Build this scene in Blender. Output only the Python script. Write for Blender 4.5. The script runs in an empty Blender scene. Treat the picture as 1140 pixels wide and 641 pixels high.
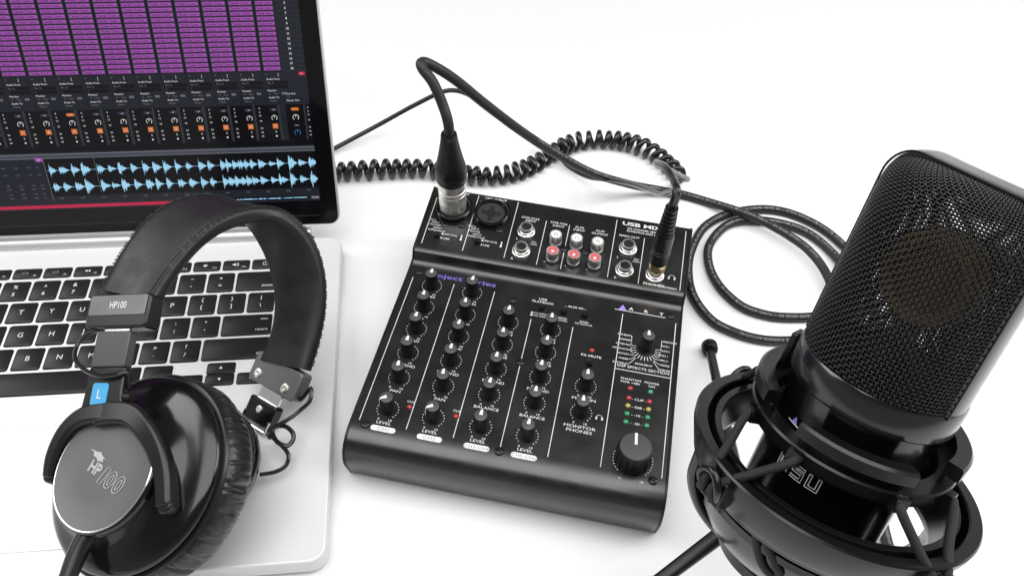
import bpy, math, random
import numpy as np
from math import radians, sin, cos, pi
from mathutils import Matrix, Vector

random.seed(5)
SC = bpy.context.scene
COL = SC.collection
A = lambda *v: np.array(v, float)
unit = lambda v: np.asarray(v, float) / np.linalg.norm(v)

# ------------------------------------------------------------------ camera
cam_d = bpy.data.cameras.new('camera')
cam = bpy.data.objects.new('camera', cam_d)
COL.objects.link(cam)
PITCH, ROLL = 0.8402, 0.0564
_F = A(0, cos(PITCH), -sin(PITCH)); _R = A(1, 0, 0); _U = np.cross(_R, _F)
_X = cos(ROLL) * _R + sin(ROLL) * _U
_Y = -sin(ROLL) * _R + cos(ROLL) * _U
M = Matrix(((_X[0], _Y[0], -_F[0], 0.0), (_X[1], _Y[1], -_F[1], 0.0), (_X[2], _Y[2], -_F[2], 0.44987), (0, 0, 0, 1)))
cam.matrix_world = M
cam_d.sensor_width = 36.0
cam_d.lens = 36.0 * 947.4427 / 1140.0
cam_d.clip_start = 0.01
cam_d.clip_end = 50.0
SC.camera = cam

# ------------------------------------------------------------------ light
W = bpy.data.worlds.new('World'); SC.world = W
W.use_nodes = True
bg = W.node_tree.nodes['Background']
# gradient added for reflections: stands in for white studio walls, darkened overhead
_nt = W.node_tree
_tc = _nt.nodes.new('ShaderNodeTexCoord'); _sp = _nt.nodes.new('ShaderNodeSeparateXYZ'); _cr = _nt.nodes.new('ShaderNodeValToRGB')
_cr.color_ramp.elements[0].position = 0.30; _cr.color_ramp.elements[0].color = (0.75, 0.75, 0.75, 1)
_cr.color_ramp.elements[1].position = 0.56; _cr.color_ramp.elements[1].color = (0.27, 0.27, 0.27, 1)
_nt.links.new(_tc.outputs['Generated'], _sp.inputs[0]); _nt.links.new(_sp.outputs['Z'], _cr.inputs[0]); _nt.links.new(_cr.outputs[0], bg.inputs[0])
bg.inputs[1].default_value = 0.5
SC.view_settings.view_transform = 'Standard'
SC.view_settings.look = 'None'
SC.view_settings.exposure = 0.0
SC.view_settings.gamma = 1.0


def softbox(name, loc, aim, sx, sy, power, col=(1, 1, 1)):
    d = bpy.data.lights.new(name, 'AREA')
    d.shape = 'RECTANGLE'; d.size = sx; d.size_y = sy; d.energy = power; d.color = col
    o = bpy.data.objects.new(name, d); COL.objects.link(o)
    o.location = loc
    o.rotation_euler = (Vector(aim) - Vector(loc)).to_track_quat('-Z', 'Y').to_euler()
    return o


softbox('softbox_overhead', (0.05, 0.12, 1.95), (0.0, 0.40, 0.0), 2.2, 1.5, 42)
softbox('softbox_right', (1.25, 0.55, 1.05), (0.05, 0.40, 0.0), 0.9, 0.9, 15)
softbox('softbox_left', (-1.30, 0.60, 1.10), (-0.05, 0.40, 0.0), 0.9, 0.9, 13)


# ------------------------------------------------------------------ materials
def s2l(c):
    return tuple(((x / 255) / 12.92 if x / 255 <= 0.04045 else ((x / 255 + 0.055) / 1.055) ** 2.4) for x in c)


def mat(name, col, rough=0.5, metal=0.0, spec=0.5, coat=0.0, bump=None, rvar=None, cvar=None, sheen=0.0):
    m = bpy.data.materials.new(name); m.use_nodes = True
    nt = m.node_tree; b = nt.nodes['Principled BSDF']
    b.inputs['Base Color'].default_value = (*col, 1)
    b.inputs['Roughness'].default_value = rough
    b.inputs['Metallic'].default_value = metal
    b.inputs['Specular IOR Level'].default_value = spec
    b.inputs['Coat Weight'].default_value = coat
    b.inputs['Coat Roughness'].default_value = 0.08
    if sheen:
        b.inputs['Sheen Weight'].default_value = sheen
    tc = nt.nodes.new('ShaderNodeTexCoord')
    if bump:
        kind, scale, strength, dist = bump
        if kind == 'noise':
            t = nt.nodes.new('ShaderNodeTexNoise'); t.inputs['Scale'].default_value = scale; t.inputs['Detail'].default_value = 4
            out = t.outputs['Fac']
        else:
            t = nt.nodes.new('ShaderNodeTexVoronoi'); t.inputs['Scale'].default_value = scale
            out = t.outputs['Distance']
        nt.links.new(tc.outputs['Object'], t.inputs['Vector'])
        bp = nt.nodes.new('ShaderNodeBump'); bp.inputs['Strength'].default_value = strength; bp.inputs['Distance'].default_value = dist
        nt.links.new(out, bp.inputs['Height']); nt.links.new(bp.outputs[0], b.inputs['Normal'])
    if rvar:
        scale, lo, hi = rvar
        t = nt.nodes.new('ShaderNodeTexNoise'); t.inputs['Scale'].default_value = scale; t.inputs['Detail'].default_value = 6
        mr = nt.nodes.new('ShaderNodeMapRange'); mr.inputs['From Min'].default_value = 0.3; mr.inputs['From Max'].default_value = 0.7
        mr.inputs['To Min'].default_value = lo; mr.inputs['To Max'].default_value = hi
        nt.links.new(tc.outputs['Object'], t.inputs['Vector']); nt.links.new(t.outputs['Fac'], mr.inputs['Value'])
        nt.links.new(mr.outputs[0], b.inputs['Roughness'])
    if cvar:
        scale, c2 = cvar
        t = nt.nodes.new('ShaderNodeTexNoise'); t.inputs['Scale'].default_value = scale; t.inputs['Detail'].default_value = 5
        mx = nt.nodes.new('ShaderNodeMix'); mx.data_type = 'RGBA'
        mx.inputs['A'].default_value = (*col, 1); mx.inputs['B'].default_value = (*c2, 1)
        nt.links.new(tc.outputs['Object'], t.inputs['Vector']); nt.links.new(t.outputs['Fac'], mx.inputs['Factor'])
        nt.links.new(mx.outputs['Result'], b.inputs['Base Color'])
    return m


def emit(name, rgb, strength=1.0):
    m = bpy.data.materials.new(name); m.use_nodes = True
    nt = m.node_tree; b = nt.nodes['Principled BSDF']
    c = s2l(rgb)
    b.inputs['Base Color'].default_value = (0.004, 0.004, 0.005, 1)
    b.inputs['Roughness'].default_value = 0.12
    b.inputs['Specular IOR Level'].default_value = 0.25
    b.inputs['Emission Color'].default_value = (*c, 1)
    b.inputs['Emission Strength'].default_value = strength
    return m


m_table = mat('white_table', (0.84, 0.84, 0.843), 0.45, spec=0.3, rvar=(3, 0.4, 0.55))
m_paper = mat('white_paper', (0.655, 0.655, 0.66), 0.8)
m_alu = mat('silver_aluminium', (0.74, 0.74, 0.745), 0.42, metal=0.25, bump=('noise', 4000, 0.04, 0.00005))
m_alu_lid = mat('brushed_lid_aluminium', (0.62, 0.62, 0.63), 0.35, metal=0.5)
m_key = mat('black_key_plastic', (0.008, 0.008, 0.0085), 0.42, spec=0.35, bump=('noise', 3000, 0.05, 0.0001))
m_white_ink = mat('white_ink', (0.68, 0.68, 0.68), 0.6)
m_bezel = mat('black_bezel_glass', (0.004, 0.004, 0.005), 0.08, spec=0.25)
m_gap = mat('dark_gap', (0.008, 0.008, 0.008), 0.6)
m_powder = mat('black_powder_coat', (0.004, 0.004, 0.0042), 0.3, spec=0.85, bump=('noise', 2600, 0.05, 0.0001), rvar=(60, 0.24, 0.34))
m_powder2 = mat('black_satin_steel', (0.006, 0.006, 0.006), 0.36, spec=0.35)
m_knob = mat('black_knob_plastic', (0.004, 0.004, 0.004), 0.42, spec=0.3, bump=('noise', 1800, 0.08, 0.0001))
m_knobtop = mat('grey_knob_cap', (0.055, 0.055, 0.057), 0.4, spec=0.5)
m_nickel = mat('bright_nickel', (0.82, 0.81, 0.79), 0.3, metal=1.0, rvar=(200, 0.26, 0.42))
m_satin = mat('satin_nickel', (0.86, 0.83, 0.78), 0.36, metal=1.0)
m_gold = mat('pale_gold', (0.83, 0.66, 0.36), 0.2, metal=1.0)
m_hole = mat('black_hole', (0.002, 0.002, 0.002), 0.8)
m_red_in = mat('red_insulator', (0.68, 0.10, 0.11), 0.4)
m_white_in = mat('white_insulator', (0.8, 0.8, 0.78), 0.4)
m_ledr = mat('red_led_lens', (0.42, 0.015, 0.015), 0.15, coat=0.5)
m_ledg = mat('green_led_lens', (0.02, 0.26, 0.11), 0.15, coat=0.5)
m_ledy = mat('yellow_led_lens', (0.42, 0.34, 0.06), 0.15, coat=0.5)
m_purple = mat('purple_ink', s2l((150, 125, 205)), 0.5)
m_purple_d = mat('violet_ink', s2l((112, 98, 182)), 0.5)
m_pill_txt = mat('grey_ink', (0.22, 0.22, 0.22), 0.6)
m_insert = mat('charcoal_insert', (0.028, 0.028, 0.029), 0.45)
m_screw = mat('black_screw_steel', (0.03, 0.03, 0.03), 0.25, metal=0.8)
m_rubber = mat('black_cable_rubber', (0.011, 0.011, 0.0117), 0.5, spec=0.45, bump=('noise', 900, 0.08, 0.0003), rvar=(120, 0.42, 0.6))
m_rubber_gl = mat('glossy_black_cord', (0.008, 0.008, 0.009), 0.25, spec=0.5)
m_print = mat('pale_grey_print', (0.26, 0.27, 0.28), 0.6)
m_leather = mat('black_leather', (0.009, 0.0088, 0.0088), 0.36, spec=0.45, bump=('voronoi', 1500, 0.22, 0.0003), rvar=(90, 0.36, 0.55))
m_stitch = mat('black_thread', (0.018, 0.018, 0.018), 0.7)
m_pad = mat('black_pad_vinyl', (0.010, 0.010, 0.010), 0.33, spec=0.5, bump=('noise', 260, 0.35, 0.0012))
m_gloss = mat('glossy_black_plastic', (0.004, 0.004, 0.004), 0.13, spec=0.5, rvar=(40, 0.1, 0.2))
m_satinblk = mat('satin_black_plastic', (0.007, 0.007, 0.007), 0.32, spec=0.42, bump=('noise', 1500, 0.06, 0.0001))
m_face = mat('dark_grey_anodised_plate', (0.115, 0.115, 0.117), 0.48, metal=0.4, bump=('noise', 2500, 0.05, 0.0001))
m_silver = mat('polished_steel', (0.80, 0.80, 0.79), 0.16, metal=1.0)
m_blue = mat('blue_badge', s2l((66, 158, 208)), 0.35, coat=0.3)
m_grey_pl = mat('dark_grey_plastic', (0.055, 0.055, 0.057), 0.38)
m_seam = mat('pale_grey_seam', (0.42, 0.42, 0.43), 0.5)
m_plate = mat('grey_metal_plate', (0.15, 0.15, 0.15), 0.4, metal=0.5, rvar=(100, 0.32, 0.5))
m_micbody = mat('black_lacquered_brass', (0.003, 0.003, 0.003), 0.2, spec=0.6, coat=0.25, rvar=(50, 0.16, 0.26))
m_mount = mat('black_moulded_plastic', (0.005, 0.005, 0.0053), 0.24, spec=0.4, bump=('noise', 900, 0.06, 0.0001))
m_wire = mat('black_steel_mesh', (0.002, 0.002, 0.002), 0.2, spec=0.4)
m_brass = mat('gold_capsule', (0.70, 0.42, 0.17), 0.35, metal=0.7)
m_membrane = mat('gold_membrane', (0.30, 0.17, 0.07), 0.35, metal=0.7)
m_elastic = mat('black_elastic_cord', (0.012, 0.012, 0.012), 0.75, bump=('voronoi', 1800, 0.5, 0.0004))

# ------------------------------------------------------------------ helpers
ORG = {}          # object -> accumulated origin (mm) in its top thing's frame


def thing(name, label, cat, base=(0, 0, 0), yaw=0.0, group=None):
    o = bpy.data.objects.new(name, None); COL.objects.link(o)
    o.empty_display_size = 0.01
    o.location = [c * 0.001 for c in base]; o.rotation_euler = (0, 0, yaw)
    o['label'] = label; o['category'] = cat
    if group: o['group'] = group
    ORG[o] = A(0, 0, 0) if yaw or name in LOCALS else A(*base)
    return o


LOCALS = {'laptop', 'audio_mixer'}


class Fr:
    """a local frame: origin, x, y, z"""
    def __init__(s, o=(0, 0, 0), z=(0, 0, 1), x=None):
        s.o = np.asarray(o, float); s.z = unit(z)
        if x is None:
            x = A(1, 0, 0) if abs(s.z[0]) < 0.9 else A(0, 1, 0)
        x = np.asarray(x, float); x = x - (x @ s.z) * s.z
        s.x = unit(x); s.y = np.cross(s.z, s.x)

    def p(s, q):
        q = np.asarray(q, float)
        return s.o + q[..., 0:1] * s.x + q[..., 1:2] * s.y + q[..., 2:3] * s.z

    def at(s, x, y, z):
        return s.o + x * s.x + y * s.y + z * s.z

    def sub(s, x=0, y=0, z=0, rot=0.0):
        f = Fr(s.at(x, y, z), s.z, s.x * cos(rot) + s.y * sin(rot)); return f


ID = Fr()


def crom(P, n=8, closed=False):
    P = np.asarray(P, float); out = []
    N = len(P)
    for i in range(N if closed else N - 1):
        if closed:
            a, b, c, d = P[(i - 1) % N], P[i], P[(i + 1) % N], P[(i + 2) % N]
        else:
            b, c = P[i], P[i + 1]
            a = P[i - 1] if i else 2 * b - c
            d = P[i + 2] if i + 2 < N else 2 * c - b
        for k in range(n):
            t = k / n
            out.append(0.5 * ((2 * b) + (c - a) * t + (2 * a - 5 * b + 4 * c - d) * t * t + (-a + 3 * b - 3 * c + d) * t ** 3))
    if not closed: out.append(P[-1])
    return np.array(out)


_TXT = {}


def text_data(s, bold=0.0):
    key = (s, bold)
    if key not in _TXT:
        c = bpy.data.curves.new('lettering_curve', 'FONT'); c.body = s; c.size = 1.0
        c.align_x = 'CENTER'; c.align_y = 'CENTER'; c.resolution_u = 3; c.offset = bold
        o = bpy.data.objects.new('lettering_tmp', c)
        me = o.to_mesh()
        V = np.array([v.co[:] for v in me.vertices]) if len(me.vertices) else np.zeros((0, 3))
        Fs = [tuple(p.vertices) for p in me.polygons]
        o.to_mesh_clear()
        bpy.data.objects.remove(o); bpy.data.curves.remove(c)
        if len(V):
            V[:, 0] -= (V[:, 0].min() + V[:, 0].max()) / 2; V[:, 1] -= (V[:, 1].min() + V[:, 1].max()) / 2
        _TXT[key] = (V, Fs)
    return _TXT[key]


class MB:
    def __init__(s):
        s.V = []; s.F = []; s.mi = []; s.n = 0

    def add(s, V, F, mi=0):
        V = np.asarray(V, float).reshape(-1, 3)
        s.V.append(V)
        for f in F:
            s.F.append([i + s.n for i in f]); s.mi.append(mi)
        s.n += len(V); return s

    def box(s, fr, x0, x1, y0, y1, z0, z1, mi=0):
        q = A(*[[x, y, z] for z in (z0, z1) for y in (y0, y1) for x in (x0, x1)])
        return s.add(fr.p(q), [(0, 2, 3, 1), (4, 5, 7, 6), (0, 1, 5, 4), (2, 6, 7, 3), (0, 4, 6, 2), (1, 3, 7, 5)], mi)

    def quad(s, fr, x0, x1, y0, y1, z=0.0, mi=0):
        return s.add(fr.p(A([x0, y0, z], [x1, y0, z], [x1, y1, z], [x0, y1, z])), [(0, 1, 2, 3)], mi)

    def poly(s, fr, pts, z=0.0, mi=0):
        q = A(*[[x, y, z] for x, y in pts]); return s.add(fr.p(q), [tuple(range(len(pts)))], mi)

    def prism(s, fr, pts, z0, z1, mi=0):
        n = len(pts)
        q = A(*([[x, y, z0] for x, y in pts] + [[x, y, z1] for x, y in pts]))
        F = [tuple(range(n - 1, -1, -1)), tuple(range(n, 2 * n))] + [(i, (i + 1) % n, n + (i + 1) % n, n + i) for i in range(n)]
        return s.add(fr.p(q), F, mi)

    def lathe(s, fr, prof, seg=32, mi=0, a0=0.0, a1=2 * pi, rfun=None, loop=False):
        full = abs(a1 - a0 - 2 * pi) < 1e-6
        na = seg if full else seg + 1
        V = []
        for k in range(na):
            th = a0 + (a1 - a0) * k / seg
            for j, (r, z) in enumerate(prof):
                rr = r if rfun is None else rfun(r, z, th, j)
                V.append((rr * cos(th), rr * sin(th), z))
        m = len(prof); F = []
        for k in range(seg):
            a = k * m; b = ((k + 1) % na) * m
            for j in range(m if loop else m - 1):
                j2 = (j + 1) % m
                F.append((a + j, b + j, b + j2, a + j2))
        if not full and loop:
            F.append(tuple(range(m))); F.append(tuple((na - 1) * m + j for j in range(m - 1, -1, -1)))
        return s.add(fr.p(np.array(V)), F, mi)

    def tube(s, P, r, seg=10, closed=False, caps=True, mi=0, flat=1.0, up=None):
        P = np.asarray(P, float); n = len(P)
        T = (np.roll(P, -1, 0) - np.roll(P, 1, 0)) if closed else np.gradient(P, axis=0)
        T /= np.linalg.norm(T, axis=1)[:, None] + 1e-12
        u = A(0, 0, 1) if up is None else np.asarray(up, float)
        if abs(u @ T[0]) > 0.95: u = A(1, 0, 0)
        N = []; v = u - (u @ T[0]) * T[0]; v /= np.linalg.norm(v)
        for i in range(n):
            w = u if up is not None else v
            v2 = w - (w @ T[i]) * T[i]
            if np.linalg.norm(v2) > 1e-4: v = v2 / np.linalg.norm(v2)
            N.append(v.copy())
        N = np.array(N); B = np.cross(T, N)
        R = np.full(n, float(r)) if np.isscalar(r) else np.asarray(r, float)
        th = np.arange(seg) * 2 * pi / seg
        V = P[:, None] + R[:, None, None] * (np.cos(th)[None, :, None] * B[:, None] + flat * np.sin(th)[None, :, None] * N[:, None])
        F = []
        for i in range(n if closed else n - 1):
            a = i * seg; b = ((i + 1) % n) * seg
            for k in range(seg):
                F.append((a + k, a + (k + 1) % seg, b + (k + 1) % seg, b + k))
        if caps and not closed:
            F.append(tuple(range(seg - 1, -1, -1))); F.append(tuple((n - 1) * seg + k for k in range(seg)))
        return s.add(V.reshape(-1, 3), F, mi)

    def bar(s, P, w, h, up, mi=0):
        """rectangular section swept along P; w across, h along up"""
        P = np.asarray(P, float); n = len(P)
        T = np.gradient(P, axis=0); T /= np.linalg.norm(T, axis=1)[:, None]
        up = np.broadcast_to(np.asarray(up, float), P.shape)
        N = up - (up * T).sum(1)[:, None] * T; N /= np.linalg.norm(N, axis=1)[:, None]
        B = np.cross(T, N)
        w = np.broadcast_to(np.asarray(w, float), (n,)); h = np.broadcast_to(np.asarray(h, float), (n,))
        c = min(0.32 * float(np.min(w)), 0.32 * float(np.min(h)))
        V = []
        for i in range(n):
            a, b = w[i] / 2, h[i] / 2
            for x, y in ((a - c, -b), (a, -b + c), (a, b - c), (a - c, b), (-a + c, b), (-a, b - c), (-a, -b + c), (-a + c, -b)):
                V.append(P[i] + x * B[i] + y * N[i])
        F = []
        for i in range(n - 1):
            for k in range(8):
                F.append((i * 8 + k, i * 8 + (k + 1) % 8, i * 8 + 8 + (k + 1) % 8, i * 8 + 8 + k))
        F.append(tuple(range(7, -1, -1))); F.append(tuple((n - 1) * 8 + k for k in range(8)))
        return s.add(np.array(V), F, mi)

    def text(s, fr, txt, x, y, size, mi=0, z=0.0, wide=1.0, bold=0.0, rot=0.0, align='c', fit=None):
        V, F = text_data(txt, bold)
        if not len(V): return s
        # size = cap height in mm (font cap height ~0.69 of size 1)
        k = size / 0.69
        if fit: wide = fit / k / np.ptp(V[:, 0])
        q = V * A(k * wide, k, 1)
        if align == 'l': q[:, 0] -= q[:, 0].min()
        if align == 'r': q[:, 0] -= q[:, 0].max()
        c, si = cos(rot), sin(rot)
        q = np.stack([x + c * q[:, 0] - si * q[:, 1], y + si * q[:, 0] + c * q[:, 1], np.full(len(q), z)], 1)
        return s.add(fr.p(q), F, mi)

    def disc(s, fr, x, y, r, z=0.0, seg=12, mi=0):
        return s.poly(fr, [(x + r * cos(2 * pi * k / seg), y + r * sin(2 * pi * k / seg)) for k in range(seg)], z, mi)

    def build(s, name, mats, parent=None, origin=None, sharp=38, bevel=0.0, bseg=2, flat=False):
        V = np.concatenate(s.V)
        po = ORG[parent] if parent is not None else A(0, 0, 0)
        o0 = po if origin is None else np.asarray(origin, float)
        me = bpy.data.meshes.new(name)
        me.from_pydata(((V - o0) * 0.001).tolist(), [], s.F)
        if not isinstance(mats, (list, tuple)): mats = [mats]
        for m in mats: me.materials.append(m)
        if len(mats) > 1: me.polygons.foreach_set('material_index', s.mi)
        me.update()
        if not flat:
            me.shade_smooth(); me.set_sharp_from_angle(angle=radians(sharp))
        o = bpy.data.objects.new(name, me); COL.objects.link(o)
        if parent is not None:
            o.parent = parent
        o.location = [c * 0.001 for c in (o0 - po)]
        ORG[o] = o0
        if bevel:
            b = o.modifiers.new('bevel', 'BEVEL'); b.width = bevel * 0.001; b.segments = bseg; b.limit_method = 'ANGLE'; b.angle_limit = radians(40)
            b.harden_normals = False
        return o


def rrect(x0, x1, y0, y1, r, n=5):
    out = []
    for cx, cy, a in ((x1 - r, y1 - r, 0), (x0 + r, y1 - r, 90), (x0 + r, y0 + r, 180), (x1 - r, y0 + r, 270)):
        for k in range(n + 1):
            t = radians(a + 90 * k / n); out.append((cx + r * cos(t), cy + r * sin(t)))
    return out


def structure(o):
    o['kind'] = 'structure'; return o


# ------------------------------------------------------------------ setting
mb = MB()
ang = math.atan2(564 - 593, 316 - 30)
tf = Fr((150, 581, 0), (0, 0, 1), (cos(ang), sin(ang), 0))
mb.prism(tf, rrect(-1600, 1600, -1500, 0, 6), -18, 0)
structure(mb.build('table', m_table, bevel=1.0))
mb = MB()
pr = [(-700, -22)] + [(1500 + 500 * sin(t), -22 + 500 * (1 - cos(t))) for t in np.linspace(0, pi / 2, 14)] + [(2000, 520)]
V = []
for x in (-2600, 2600):
    V += [(x, y, z) for y, z in pr]
n = len(pr)
mb.add(np.array(V), [(i, n + i, n + i + 1, i + 1) for i in range(n - 1)])
structure(mb.build('backdrop', m_paper))

# ------------------------------------------------------------------ laptop
LX, LY, LA = -433.3522, 347.2733, 0.1367
lap = thing('laptop', 'silver laptop with black keys, its screen showing purple clips and blue waveforms', 'laptop', (LX, LY, 0), LA)
UR, UL = 317.9, -41.0
ZD = 14.5
# deck
P = 19.05; PV = 19.235
keys = []   # x0,x1,yc,h,legend list


def row(y, start, items, h=16.6):
    x = start
    for wd, lg in items:
        keys.append((x * P + 1.25, (x + wd) * P - 1.25, y, h, lg)); x += wd


fw = 14.5 / 14
row(15.8, 0, [(fw, ['esc'])] + [(fw, ['F%d' % k]) for k in range(1, 13)] + [(fw, ['POWER'])], 8.6)
row(0, 0, [(1, t) for t in (['~', '`'], ['!', '1'], ['@', '2'], ['#', '3'], ['$', '4'], ['%', '5'], ['^', '6'], ['&', '7'], ['*', '8'], ['(', '9'], [')', '0'], ['_', '-'], ['+', '='])] + [(1.5, ['R:delete'])])
row(-PV, 0, [(1.5, ['L:tab'])] + [(1, [c]) for c in 'QWERTYUIOP'] + [(1, ['{', '[']), (1, ['}', ']']), (1, ['|', '\\'])])
row(-2 * PV, 0, [(1.75, ['L:caps lock'])] + [(1, [c]) for c in 'ASDFGHJKL'] + [(1, [':', ';']), (1, ['"', "'"]), (1.75, ['E:enter', 'R:return'])])
row(-3 * PV, 0, [(2.25, ['L:shift'])] + [(1, [c]) for c in 'ZXCVBNM'] + [(1, ['<', ',']), (1, ['>', '.']), (1, ['?', '/']), (2.25, ['R:shift'])])
row(-4 * PV, 0, [(1, ['L:fn']), (1, ['L:control']), (1, ['L:option']), (1.25, ['L:command']), (5, []), (1.25, ['R:command']), (1, ['R:alt'])])
ya = -4 * PV
keys.append((11.5 * P + 1.25, 12.5 * P - 1.25, ya - 4.2, 8.2, ['<A']))
keys.append((12.5 * P + 1.25, 13.5 * P - 1.25, ya + 4.35, 8.2, ['^A']))
keys.append((12.5 * P + 1.25, 13.5 * P - 1.25, ya - 4.2, 8.2, ['vA']))
keys.append((13.5 * P + 1.25, 14.5 * P - 1.25, ya - 4.2, 8.2, ['>A']))

mb = MB()
mb.prism(ID, rrect(UL, UR, -203.5, 40.3, 9), 2.2, ZD)
base = mb.build('base', m_alu, lap, bevel=1.2, bseg=3)
mb = MB()
mb.prism(ID, rrect(UL + 70, UR - 70, -203.9, -199, 2), 11.6, ZD + 0.02)
for x0, x1, yc, hh, lg in keys:     # recesses round the keys
    mb.prism(ID, rrect(x0 - 0.55, x1 + 0.55, yc - hh / 2 - 0.55, yc + hh / 2 + 0.55, 1.8, 3), ZD - 0.5, ZD + 0.05)
mb = MB()
for x0, x1, yc, hh, lg in keys:
    mb.poly(ID, rrect(x0 - 0.5, x1 + 0.5, yc - hh / 2 - 0.5, yc + hh / 2 + 0.5, 1.7, 3), ZD + 0.06)
mb.build('key_well', m_gap, base, flat=True)
mb = MB()
xc = (UL + UR) / 2
pts = rrect(xc - 53.5, xc + 53.5, -186, -108, 3)
mb.prism(ID, pts, ZD - 1, ZD + 0.08)
mb.build('trackpad', m_alu, lap)
mb = MB()
q = rrect(xc - 53.9, xc + 53.9, -186.4, -107.6, 3.2)
n = len(q)
mb.add(A(*[[x, y, ZD + 0.04] for x, y in q] + [[x, y, ZD + 0.04] for x, y in pts]), [(i, (i + 1) % n, n + (i + 1) % n, n + i) for i in range(n)])
mb.build('trackpad_seam', m_seam, base, flat=True)
for i, (x0, x1, yc, hh, lg) in enumerate(keys):
    mb = MB()
    zt = ZD + 0.95
    ka = rrect(x0, x1, yc - hh / 2, yc + hh / 2, 1.6, 3)
    kb = rrect(x0 + 0.45, x1 - 0.45, yc - hh / 2 + 0.45, yc + hh / 2 - 0.45, 1.3, 3)
    n = len(ka)
    V = [(x, y, ZD - 0.4) for x, y in ka] + [(x, y, zt - 0.3) for x, y in ka] + [(x, y, zt) for x, y in kb]
    F = [(j, (j + 1) % n, n + (j + 1) % n, n + j) for j in range(n)] + [(n + j, n + (j + 1) % n, 2 * n + (j + 1) % n, 2 * n + j) for j in range(n)] + [tuple(range(2 * n, 3 * n))]
    mb.add(A(*V), F, 0)
    cx = (x0 + x1) / 2; zl = zt + 0.04
    if len(lg) == 1 and lg[0].endswith('A') and len(lg[0]) == 2:
        a = {'<': pi, '^': pi / 2, 'v': -pi / 2, '>': 0}[lg[0][0]]
        mb.poly(ID, [(cx + 1.3 * cos(a + t), yc + 1.3 * sin(a + t)) for t in (0, 2.2, -2.2)], zl, 1)
    elif lg == ['POWER']:
        c = [(cx + 1.6 * cos(t), yc + 1.6 * sin(t)) for t in np.linspace(2.2, 7.2, 14)]
        mb.tube(A(*[[x, y, zl] for x, y in c]), 0.22, 4, mi=1)
        mb.quad(ID, cx - 0.2, cx + 0.2, yc, yc + 2.0, zl, 1)
    elif len(lg) == 1 and lg[0][0] == 'F' and len(lg[0]) > 1:
        mb.text(ID, lg[0], x1 - 3.2, yc - 2.2, 1.3, 1, zl)
        k = int(lg[0][1:])
        if k in (10, 11, 12):
            mb.poly(ID, [(cx - 2.4, yc - 0.5), (cx - 1.5, yc - 0.5), (cx - 0.4, yc - 1.5), (cx - 0.4, yc + 1.5), (cx - 1.5, yc + 0.5), (cx - 2.4, yc + 0.5)], zl, 1)
            for j in range(k - 10 + (k == 12)):
                mb.tube(A(*[[cx + 0.3 + (0.6 + 0.7 * j) * cos(t) - 0.5, yc + (0.7 + 0.7 * j) * sin(t), zl] for t in np.linspace(-1, 1, 6)]), 0.16, 4, mi=1)
        elif k in (7, 9):
            sg = -1 if k == 7 else 1
            for dx in (-1.0, 0.9):
                mb.poly(ID, [(cx + dx + sg * 0.9, yc), (cx + dx - sg * 0.8, yc + 1.0 * sg), (cx + dx - sg * 0.8, yc - 1.0 * sg)], zl, 1)
        else:
            for j in range(7):
                mb.disc(ID, cx - 1.2 + 1.7 * cos(j), yc + 0.9 * sin(j), 0.25, zl, 6, 1)
    elif len(lg) == 1 and len(lg[0]) == 1:
        mb.text(ID, lg[0], cx, yc + 0.2, 3.6, 1, zl, bold=0.0)
    elif len(lg) == 2 and len(lg[0]) == 1:
        mb.text(ID, lg[0], cx, yc + 3.4, min(2.9, 2.9), 1, zl, bold=0.01) if lg[0] not in '_"~' else mb.text(ID, lg[0], cx, yc + 3.6, 2.6, 1, zl, bold=0.02)
        mb.text(ID, lg[1], cx, yc - 3.0, 2.9, 1, zl, bold=0.01)
    else:
        for t in lg:
            if t.startswith('R:'): mb.text(ID, t[2:], x1 - 1.9, yc - 4.6, 2.1, 1, zl, align='r')
            elif t.startswith('E:'): mb.text(ID, t[2:], x1 - 1.9, yc + 4.2, 1.6, 1, zl, align='r')
            elif t.startswith('L:'): mb.text(ID, t[2:], x0 + 1.9, yc - 4.6, 2.1, 1, zl, align='l')
            else: mb.text(ID, t, cx, yc, 1.8, 1, zl)
    mb.build('key', [m_key, m_white_ink], lap, origin=A(cx, yc, ZD))
# hinge and lid
TH = radians(19.6); Y0, Z0 = 39.5, 15.0
lidf = Fr((0, Y0, Z0), (0, -cos(TH), sin(TH)), (1, 0, 0))     # x = u, y = up the lid, z = towards the viewer
mb = MB()
mb.tube(A([UL + 22, 43.5, 15.2], [UR - 22, 43.5, 15.2]), 5.0, 20)
mb.build('hinge', m_alu_lid, lap)
mb = MB()
mb.box(ID, UL + 20, UR - 20, 39.4, 41.2, ZD - 3, ZD + 0.5)
mb.build('hinge_gap', m_gap, base, flat=True)
LIDH = 247.0
lid = MB().prism(lidf, rrect(UL, UR, 9.9, LIDH, 7.5), -5.5, -0.25).build('lid', m_alu_lid, lap, bevel=0.8)
mb = MB().prism(lidf, rrect(UL + 1.2, UR - 1.3, 10.7, LIDH - 1.2, 6.4), -0.6, 0.0)
mb.quad(lidf, UL + 14, UR - 14, 17.2, 17.45, 0.02, 1)
mb.build('bezel', [m_bezel, m_grey_pl], lid)
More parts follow.
